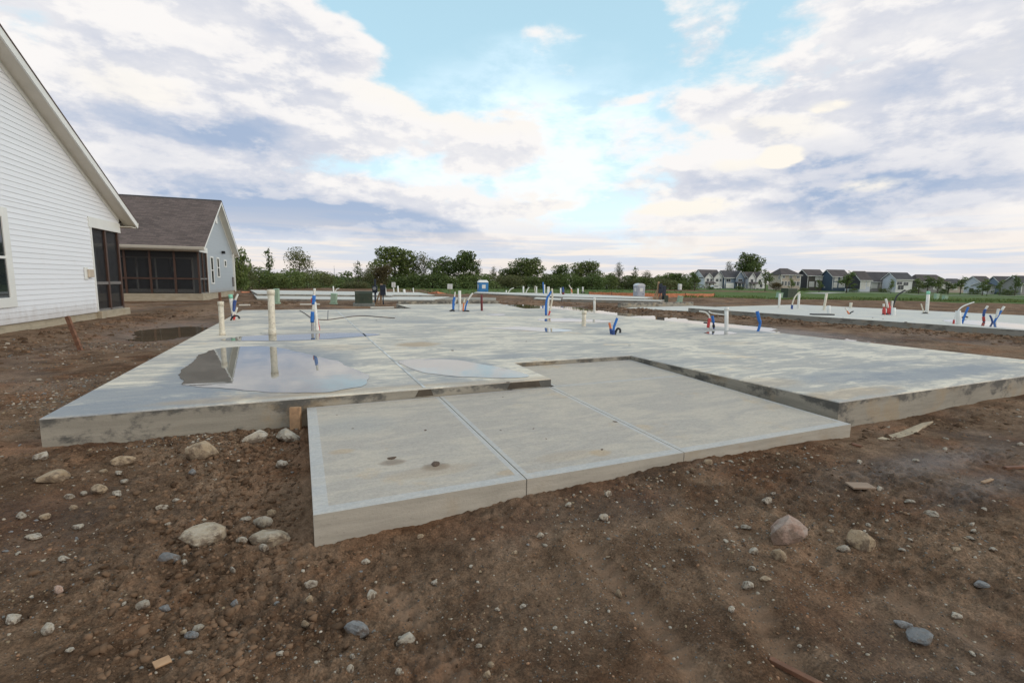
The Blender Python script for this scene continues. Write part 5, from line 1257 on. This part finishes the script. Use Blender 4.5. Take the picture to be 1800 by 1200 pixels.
far_house(1349, 1372, 1406, 505, 483, 472, 190, .10, FW['tan'], FW['tan'], M_froof, 'big tan two storey house with a hipped brown roof', hip=True, wins=[(.12, .86, 1.0, 1.1), (.48, .86, 1.2, 1.1), (.85, .86, 1.2, 1.1), (.08, .32, .8, 1.6), (.24, .32, .8, 1.6), (.40, .32, .8, 1.6), (.66, .32, 1.6, 1.5), (.88, .32, 1.2, 1.5)], sidewins=[(.15, .8, .9, 1.5)])
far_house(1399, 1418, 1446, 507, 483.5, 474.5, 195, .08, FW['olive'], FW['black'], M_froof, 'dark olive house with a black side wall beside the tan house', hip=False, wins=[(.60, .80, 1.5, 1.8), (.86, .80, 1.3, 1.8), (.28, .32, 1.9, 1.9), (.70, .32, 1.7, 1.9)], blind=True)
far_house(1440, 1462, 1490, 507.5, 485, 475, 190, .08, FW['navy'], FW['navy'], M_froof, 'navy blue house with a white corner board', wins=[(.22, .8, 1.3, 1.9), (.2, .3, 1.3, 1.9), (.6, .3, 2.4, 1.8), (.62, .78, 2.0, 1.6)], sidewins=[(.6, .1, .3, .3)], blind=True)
far_house(1484, 1511, 1529, 508, 491.5, 478, 178, .06, FW['lav_and_shade'], FW['black'], M_froof, 'house with a long low roof and a charcoal side wall', wins=[(.3, .72, 1.7, 1.5), (.3, .25, 1.7, 1.6), (.78, .62, 1.0, 2.2)], blind=True)
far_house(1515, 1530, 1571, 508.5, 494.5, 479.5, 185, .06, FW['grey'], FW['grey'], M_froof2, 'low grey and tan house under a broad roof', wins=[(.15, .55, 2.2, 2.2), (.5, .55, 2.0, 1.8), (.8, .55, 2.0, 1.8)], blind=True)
far_house(1549, 1574, 1602, 509, 490, 480, 178, .06, FW['white'], FW['lav_and_shade'], M_froof2, 'white house with a gable end shaded pale blue in mid row', wins=[(.2, .6, 2.0, 1.0), (.6, .55, 1.8, 1.2), (.3, .22, 2.2, 1.6)])
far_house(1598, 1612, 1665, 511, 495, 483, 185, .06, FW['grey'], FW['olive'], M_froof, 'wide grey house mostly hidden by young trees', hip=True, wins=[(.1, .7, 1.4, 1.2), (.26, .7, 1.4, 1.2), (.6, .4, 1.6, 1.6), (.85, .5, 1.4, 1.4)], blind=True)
far_house(1655, 1668, 1702, 512, 499, 490, 195, .06, FW['tan'], FW['grey'], M_froof2, 'low brown roofed house between tree clumps', hip=True, wins=[(.3, .5, 1.8, 1.5), (.75, .5, 1.6, 1.5)], blind=True)
far_house(1694, 1722, 1742, 513, 495, 486.5, 175, .04, FW['white'], FW['lav_and_shade'], M_froof, 'white gabled house near the end of the row', wins=[(.4, .65, 1.4, 1.2)], sidewins=[(.5, .2, 1.6, 1.2)])
far_house(1732, 1737, 1753, 513.5, 502, 496.5, 172, .04, FW['white'], FW['white'], M_froof2, 'small white garage wing with a dark low roof', garage=(.55, 2.4))
far_house(1752, 1759, 1793, 513.5, 499, 487, 170, .04, FW['navy'], FW['blue'], M_froof2, 'blue house with a wide dark roof, last of the row', [(.15, .2, 1.2, .4)], wins=[(.15, .7, 1.0, 1.0), (.5, .35, 2.2, 1.6)])
far_house(1788, 1794, 1850, 514.5, 497, 486, 160, .04, FW['grey'], FW['grey'], M_froof2, 'grey gabled house cut by the picture edge', wins=[(.2, .6, 1.4, 1.4)])

# roads and walks in the far field
M_road = simple('pale_road_concrete', (.36, .345, .31), .8, .08, .5)
def ribbon(name, pts, w, label, zoff=.03):
    P = [fp(u, f) for u, f in pts]; P = wob(P, 6); b = MB()
    for a, c in zip(P[:-1], P[1:]):
        d = (c-a); d.z = 0; d.normalize(); n = Vector((-d.y, d.x, 0))*w/2
        V = [a-n, c-n, c+n, a+n]; V = [Vector((v.x, v.y, g1(v.x, v.y)+zoff)) for v in V]; b.poly(V)
    o = b.build(name, M_road, recalc=False); tag(o, label, 'road', kind='structure')
ribbon('road', [(1420, 168), (1500, 158), (1600, 150), (1720, 142), (1900, 132)], 6, 'pale concrete road in front of the row of houses')
ribbon('footpath', [(1600, 135), (1660, 124), (1740, 114), (1880, 104)], 2.2, 'narrow pale footpath across the grass', .035)
ribbon('footpath', [(1430, 128), (1450, 140), (1475, 150)], 5, 'short pale drive joining the far road', .04)

# ------------------------------------------------------------------ vehicles
M_car = simple('white_car_paint', (.72, .72, .72), .3, .02, 1, bump=0)
def car(u, f, rz, label, van=False):
    p = fp(u, f); r = empty('parked_car' if not van else 'parked_van', p, math.atan2(RH[1], RH[0])+rz); tag(r, label, 'car' if not van else 'van')
    L, Wd = (4.6, 1.8) if not van else (5.2, 2.0)
    if not van: prof = [(-L/2, .35), (L/2, .35), (L/2, .75), (L/2-.7, .92), (L/2-1.4, .98), (L/2-2.1, 1.45), (-L/2+1.1, 1.48), (-L/2+.35, 1.05), (-L/2, .95)]
    else: prof = [(-L/2, .4), (L/2, .4), (L/2, .95), (L/2-.9, 1.15), (L/2-1.5, 2.0), (-L/2+.1, 2.1), (-L/2, 1.9)]
    q = MB(); q.prism([(x, -Wd/2, z) for x, z in prof], (0, Wd, 0)); q.build('body', M_car, r, bevel=.08)
    z0, z1 = (1.0, 1.38) if not van else (1.2, 1.75)
    q = MB()
    for sy in (-1, 1):
        y = sy*(Wd/2+.004); q.prism([(-L/2+.75, y, z0), (L/2-1.6, y, z0), (L/2-2.1, y, z1), (-L/2+1.15, y, z1)], (0, sy*.006, 0))
    q.build('side_window', M_fwin, r)
    for x in (-L/2+.85, L/2-.85):
        for sy in (-1, 1):
            q = MB(); q.tube([(x, sy*(Wd/2-.12), .32), (x, sy*(Wd/2+.03), .32)], .33, 14); w = q.build('wheel', M_black, r)
            q = MB(); q.tube([(x, sy*(Wd/2+.031), .32), (x, sy*(Wd/2+.04), .32)], .2, 10); q.build('rim', M_steel, w)
    for sy in (-1, 1):
        q = MB(); q.box(L/2-.05, L/2+.01, sy*Wd*.33-.15, sy*Wd*.33+.15, .68, .82); q.build('headlight', M_steel, r)
    return r
car(1258, 195, .15, 'white car parked in front of the first white row house')
car(1077, 165, .5, 'white van parked at the edge of the wood', True)

# ------------------------------------------------------------------ trees
def m_leaf(name, a, b_):
    m, k, b = mat(name); nt = k.nt; i = k.n('ShaderNodeObjectInfo').outputs['Random']
    t = k.n('ShaderNodeAttribute'); t.attribute_name = 'tint'
    c = k.mix(t.outputs['Fac'], a, b_); c = k.mix(1., c, k.mix(i, (.72, .76, .72), (1.2, 1.12, 1.1)), 'MULTIPLY')
    k.put(b.inputs['Base Color'], c); b.inputs['Roughness'].default_value = .65; b.inputs['Specular IOR Level'].default_value = .25
    tr = k.n('ShaderNodeBsdfTranslucent'); k.put(tr.inputs[0], c); mx = k.n('ShaderNodeMixShader'); mx.inputs[0].default_value = .35
    nt.links.new(b.outputs[0], mx.inputs[1]); nt.links.new(tr.outputs[0], mx.inputs[2]); nt.links.new(mx.outputs[0], nt.nodes['Material Output'].inputs[0]); return m
L_dark = m_leaf('deep_green_leaves', (.075, .112, .034), (.18, .22, .075)); L_mid = m_leaf('spring_green_leaves', (.088, .135, .040), (.20, .25, .085))
L_olive = m_leaf('olive_leaves', (.10, .112, .044), (.205, .21, .095)); L_red = m_leaf('reddish_leaves', (.090, .065, .030), (.155, .125, .060)); L_pale = m_leaf('thin_yellow_green_leaves', (.075, .085, .045), (.16, .165, .09))
M_bark = simple('bark', (.10, .082, .065), .9, .3, 6)
def crown_mesh(seed, n, blobs_, leaf, fill=.55):
    """leaf faces spread through the volume of several uneven lobes (unit tree: height 1)"""
    r = np.random.default_rng(seed); B = np.array(blobs_); wts = (B[:, 3]*B[:, 4]*B[:, 5])**.72; ids = r.choice(len(B), n, p=wts/wts.sum())
    d = r.normal(size=(n, 3)); d /= np.linalg.norm(d, axis=1)[:, None]; rad = (fill+(1-fill)*r.random(n))**.8
    # lumps: each lobe is itself made of clumps
    C = B[ids, :3]+d*B[ids, 3:6]*rad[:, None]
    cl = fbm(C[:, 0]*9+seed, C[:, 2]*9+C[:, 1]*7, 3, seed)
    C += d*cl[:, None]*.09; keep = cl > -.16; C = C[keep]; n = len(C)
    nn = r.normal(size=(n, 3)); nn[:, 2] += .5; nn /= np.linalg.norm(nn, axis=1)[:, None]
    a = np.cross(nn, r.normal(size=(n, 3))); a /= np.linalg.norm(a, axis=1)[:, None]; b_ = np.cross(nn, a)
    s = leaf*(.6+.8*r.random(n))[:, None]
    V = np.stack([C-a*s, C-b_*s*.6, C+a*s, C+b_*s*.6], 1).reshape(-1, 3); Fq = np.arange(4*n).reshape(n, 4)
    t = np.clip(.5+1.6*cl[keep]+.35*r.normal(size=n), 0, 1); return V, Fq, np.repeat(t, 4)
def trunk_mb(seed, h, r0, spread, nb, top=.85):
    r = random.Random(seed); q = MB(); pts = [(0, 0, -.03)]+[(r.uniform(-.02, .02), r.uniform(-.02, .02), h*top*i/4) for i in range(1, 5)]
    q.tube(pts, [r0, r0*.8, r0*.6, r0*.42, r0*.15], 7)
    for i in range(nb):
        z = h*(.25+.5*i/nb); a = i*2.4+r.random(); L = spread*(.6+.5*r.random())
        q.tube([(0, 0, z), (math.cos(a)*L*.5, math.sin(a)*L*.5, z+L*.35), (math.cos(a)*L, math.sin(a)*L, z+L*(.6+.4*r.random()))], [r0*.42, r0*.26, r0*.07], 5)
    return q
KINDS = {}
def lobes(seed, n, w, z0, z1, sz):
    r = random.Random(seed); L = [(0, 0, (z0+z1)/2, w*.62, w*.62, (z1-z0)*.42)]
    for i in range(n):
        a = r.random()*6.28; t = r.random(); z = z0+(z1-z0)*(.15+.8*t); rr = w*(.95-.55*abs(t-.35))*r.random()**.5*.75
        s = sz*r.uniform(.7, 1.3); L.append((math.cos(a)*rr, math.sin(a)*rr, min(z, z1-s*.6), s, s, s*.8))
    return L
def kind(nm, seed, n, lb, leaf, m, fill, tr):
    V, Fq, t = crown_mesh(seed, n, lb, leaf, fill); o = npmesh('crown', V, Fq, m, {'tint': t}); cm = o.data; bpy.data.objects.remove(o)
    q = trunk_mb(seed, *tr).build('trunk', M_bark, smooth=True); tm = q.data; bpy.data.objects.remove(q); KINDS[nm] = (cm, tm)
kind('oak', 1, 6500, lobes(1, 16, .50, .12, 1., .20), .024, L_dark, .5, (1, .030, .40, 9))
kind('oak2', 2, 6500, lobes(2, 18, .55, .08, 1., .19), .024, L_dark, .5, (1, .030, .42, 9))
kind('round', 3, 4600, lobes(3, 13, .46, .10, 1., .20), .025, L_mid, .5, (1, .028, .38, 8))
kind('round2', 4, 4600, lobes(4, 14, .40, .05, 1., .19), .025, L_mid, .55, (1, .028, .34, 8))
kind('olive', 5, 4000, lobes(5, 12, .44, .05, 1., .20), .025, L_olive, .5, (1, .026, .36, 8))
kind('reddish', 6, 4000, lobes(6, 11, .50, .03, 1., .22), .026, L_red, .5, (1, .026, .36, 8))
kind('airy', 7, 1500, lobes(7, 12, .46, .25, 1., .17), .019, L_pale, .2, (.85, .022, .28, 16))
kind('airy2', 8, 1900, lobes(8, 16, .55, .20, 1., .17), .019, L_olive, .2, (.8, .022, .30, 18))
kind('sparse', 9, 420, lobes(9, 10, .22, .20, 1., .09), .024, L_dark, .1, (1, .018, .22, 14, .97))
kind('sapling', 10, 800, lobes(10, 8, .26, .22, 1., .13), .026, L_mid, .2, (1, .017, .24, 12, .95))
kind('bush', 12, 3000, lobes(12, 14, .95, -.15, 1., .34), .035, L_mid, .55, (.8, .03, .4, 5))
kind('bush2', 13, 3000, lobes(13, 14, 1.05, -.15, 1., .36), .035, L_olive, .55, (.8, .03, .4, 5))
kind('bush3', 14, 3000, lobes(14, 14, 1.0, -.15, 1., .34), .035, L_dark, .55, (.8, .03, .4, 5))
def tree(nm, u, ytop, f, label, wide=1., group=None, name='tree', cat='tree', rz=None, wpx=None):
    p = far(u, f, 0); p.z = g1(p.x, p.y)-.1
    t = up(u, ytop, p+Vector((0, 0, .3))); h = max(.6, t.z-p.z)*1.04
    r = empty(name, p, rz if rz is not None else random.random()*6.28); tag(r, label, cat, group)
    wd = wide
    if wpx:
        W0 = {'oak': 1.0, 'oak2': 1.08, 'round': .95, 'round2': .85, 'olive': .9, 'reddish': 1.0, 'airy': .95, 'airy2': 1.08, 'sparse': .5, 'sapling': .58, 'bush': 1.6, 'bush2': 1.75, 'bush3': 1.65}[nm]
        wd = wpx*1.18/F*f/(h*W0)
    r.scale = (h*wd, h*wd, h)
    for nn, me in zip(('crown', 'trunk'), KINDS[nm]):
        o = bpy.data.objects.new(nn, me); COL.objects.link(o); o.parent = r
    return r
T = 'trees along the edge of the wood'
tree('round2', 420, 437, 62, 'pale green tree close behind the grey blue house', wpx=34)
for u, y, w, kd, f, lab in [
        (475, 434, 24, 'sparse', 95, 'spindly young tree with two thin leaders above the scrub'), (528, 438, 66, 'airy2', 110, 'airy open tree showing sky between its limbs'),
        (630, 457, 22, 'sparse', 110, 'small sparse tree at the gap in the wood'), (652, 466, 34, 'airy2', 120, 'thin greyish tree behind the navy meter post'), (672, 468, 36, 'reddish', 112, 'reddish tree in front of the biggest dense tree'),
        (694, 439, 84, 'oak2', 135, 'biggest dense tree of the wood with a broad crown'), (745, 446, 42, 'airy2', 138, 'tall loose tree against the broadest crown'),
        (777, 450, 50, 'round2', 134, 'mid green tree between the loose tree and the high crowned one'), (814, 444, 54, 'oak', 132, 'high crowned dark tree behind the second notice board'), (838, 459, 24, 'airy', 140, 'thin bare tree at the end of the high wood'),
        (868, 470, 20, 'airy', 150, 'faint twiggy tree above the blue toilet'), (925, 456, 62, 'oak', 150, 'dark dome shaped tree past the blue toilet'), (893, 473, 40, 'oak2', 150, 'low dark tree merging with the dark dome shaped tree'),
        (985, 468, 36, 'round', 155, 'small rounded tree between two dark domes'), (1030, 462, 56, 'oak2', 150, 'round dark tree standing alone over the far slab stubs'), (1088, 463, 26, 'airy', 150, 'pale twiggy tree above the white van'),
        (1115, 467, 18, 'sparse', 150, 'bare spiky tree above the grey toilet'), (1136, 477, 24, 'airy2', 155, 'thin grey green tree past the spiky tree'),
        (1178, 481, 60, 'oak', 175, 'wide low dark tree before the first row house'), (1113, 486, 40, 'round', 160, 'low green tree under the spiky tree'), (1070, 480, 30, 'round2', 165, 'small green tree under the pale twiggy tree'),
        (1281, 461, 26, 'airy', 270, 'grey tree behind the slate blue row house'), (1316, 448, 46, 'oak', 260, 'big dark tree towering over the row houses')]:
    tree(kd, u, y, f, lab, wpx=w, group=T if u < 1200 else None)
for u, y, w, f, lab in [(1221, 478, 22, 150, 'slim young tree in front of the first white row house'), (1345, 474, 26, 160, 'young tree filling the gap before the tan house'), (1391, 489, 12, 150, 'little young tree in front of the tan house'),
        (1364, 497, 20, 170, 'low reddish tree at the tan house side wall'), (1488, 478, 32, 150, 'leafy young tree before the navy house'), (1440, 492, 14, 150, 'small young tree before the olive house'), (1566, 491, 12, 150, 'small young tree before the low grey house'),
        (1615, 490, 22, 150, 'young tree nearest to the white mid row house'), (1630, 486, 30, 150, 'largest of the young trees hiding the wide grey house'), (1648, 488, 22, 148, 'yellowish young tree beside the largest young tree'), (1667, 495, 24, 150, 'bushy young tree before the low brown roofed house'),
        (1688, 487, 24, 150, 'dark young tree against the white gabled house'), (1727, 491, 22, 140, 'young tree hiding the white gabled house corner'), (1757, 492, 14, 140, 'thin young tree next to the small garage wing'), (1784, 484, 18, 140, 'yellow green young tree before the last blue house'), (1735, 500, 18, 135, 'darker low tree with two stems near the footpath')]:
    tree('reddish' if 'reddish' in lab else 'sapling', u, y, f, lab, wpx=w, group='young trees before the row of houses', name='young_tree')
for i, (u, y, w, kd, f) in enumerate([(428, 472, 40, 'bush3', 78), (455, 470, 60, 'reddish', 92), (485, 476, 44, 'bush', 95), (512, 478, 48, 'bush', 98), (540, 476, 40, 'bush3', 104), (562, 482, 40, 'bush3', 115), (580, 488, 34, 'bush3', 130), (608, 486, 44, 'bush3', 140), (632, 484, 36, 'bush2', 118), (655, 484, 40, 'bush2', 116),
        (600, 494, 36, 'bush', 110), (625, 496, 40, 'bush2', 108), (690, 484, 50, 'bush', 125), (725, 482, 50, 'bush3', 127), (760, 482, 54, 'bush3', 126), (800, 484, 56, 'bush', 126), (838, 480, 50, 'bush3', 128), (872, 482, 50, 'bush3', 138), (905, 486, 46, 'bush', 140), (940, 484, 50, 'bush3', 142),
        (972, 482, 44, 'bush3', 146), (1003, 484, 44, 'bush', 144), (1040, 488, 44, 'bush', 144), (1065, 486, 40, 'bush3', 150), (1095, 486, 44, 'bush', 154), (1130, 486, 44, 'bush3', 156), (1160, 488, 40, 'bush3', 160), (1192, 490, 44, 'bush3', 165), (1212, 488, 34, 'bush', 170)]):
    tree(random.choice((kd, 'bush', 'bush2', kd)), u, y+random.uniform(-7, 5)+(0 if u > 650 else 2), f, 'leafy undergrowth bush at the foot of the wood', wpx=w*random.uniform(1.15, 1.5), group='undergrowth bushes at the foot of the wood', name='bush', cat='bush')
for u, y, w, f in ((1250, 503, 12, 185), (1300, 503, 16, 190), (1415, 506, 16, 180), (1500, 507, 18, 170), (1605, 508, 24, 165), (1712, 508, 20, 150), (1775, 509, 26, 145), (1552, 507, 16, 172), (1660, 508, 16, 160)):
    tree('bush3', u, y, f, 'small garden shrub at the foot of the row of houses', wpx=w, group='garden shrubs by the row of houses', name='shrub', cat='shrub')
# far rim of woodland closing the horizon
V_, F_, t_ = [], [], []; off = 0
for i in range(90):
    u = -300+i*27+random.uniform(-10, 10); f = 330+random.uniform(0, 160); p = far(u, f, 0); p.z = g1(p.x, p.y); h = random.uniform(5, 8.5); w = random.uniform(9, 16)
    a, b_, c = crown_mesh(100+i, 240, lobes(100+i, 7, .6, .0, 1., .3), .085, .5); a = a*np.array([w, w, h])+np.array(p); V_.append(a); F_.append(b_+off); t_.append(c); off += len(a)
tag(npmesh('distant_woodland', np.concatenate(V_), np.concatenate(F_), L_dark, {'tint': np.concatenate(t_)}), 'dark far band of woodland along the horizon', 'woodland', kind='stuff')
# weeds and grass tufts on the rim of the field
V_, F_, t_ = [], [], []; off = 0
for i in range(1500):
    if i < 700: u = random.uniform(1180, 1620); f = random.uniform(58, 74)
    elif i < 1100: u = random.uniform(1480, 1850); f = random.uniform(52, 90)
    else: u = random.uniform(660, 1200); f = random.uniform(80, 130)
    p = fp(u, f); h = random.uniform(.15, .6)*(1.2 if 1200 < u < 1340 else .7); k_ = 10
    d = rng.normal(size=(k_, 2))*h*.7; bx = np.array([p.x, p.y])+d; tip = bx+rng.normal(size=(k_, 2))*h*.3; ww = .05*rng.normal(size=(k_, 2))
    vv = np.stack([np.c_[bx-ww, np.full(k_, p.z-.02)], np.c_[bx+ww, np.full(k_, p.z-.02)], np.c_[tip+ww*.4, p.z+h*rng.uniform(.6, 1.1, k_)], np.c_[tip-ww*.4, p.z+h*rng.uniform(.6, 1.1, k_)]], 1).reshape(-1, 3)
    V_.append(vv); F_.append(np.arange(4*k_).reshape(k_, 4)+off); t_.append(np.repeat(rng.random(k_), 4)); off += 4*k_
tag(npmesh('weeds', np.concatenate(V_), np.concatenate(F_), L_mid, {'tint': np.concatenate(t_)}), 'tufts of weeds and long grass at the edge of the field', 'weeds', kind='stuff')
# lattice mast far away
p = far(588, 420, 0); p.z = g1(p.x, p.y); h = up(588, 467, p+Vector((0, 0, .3))).z-p.z
r = empty('radio_mast', p); tag(r, 'thin lattice radio mast in the gap of the wood', 'mast')
q = MB()
for a in range(3):
    t = a*2.094; q.tube([(math.cos(t)*.7, math.sin(t)*.7, 0), (math.cos(t)*.25, math.sin(t)*.25, h*.8)], .07, 4)
for i in range(12):
    z = h*.8*i/12; rr = .7-.45*i/12
    for a in range(3):
        t, t2 = a*2.094, (a+1)*2.094; q.tube([(math.cos(t)*rr, math.sin(t)*rr, z), (math.cos(t2)*rr, math.sin(t2)*rr, z+h*.066)], .04, 4)
q.build('lattice', M_steel, r)
q = MB(); q.tube([(0, 0, h*.78), (0, 0, h)], .1, 5); q.build('antenna', M_steel, r)
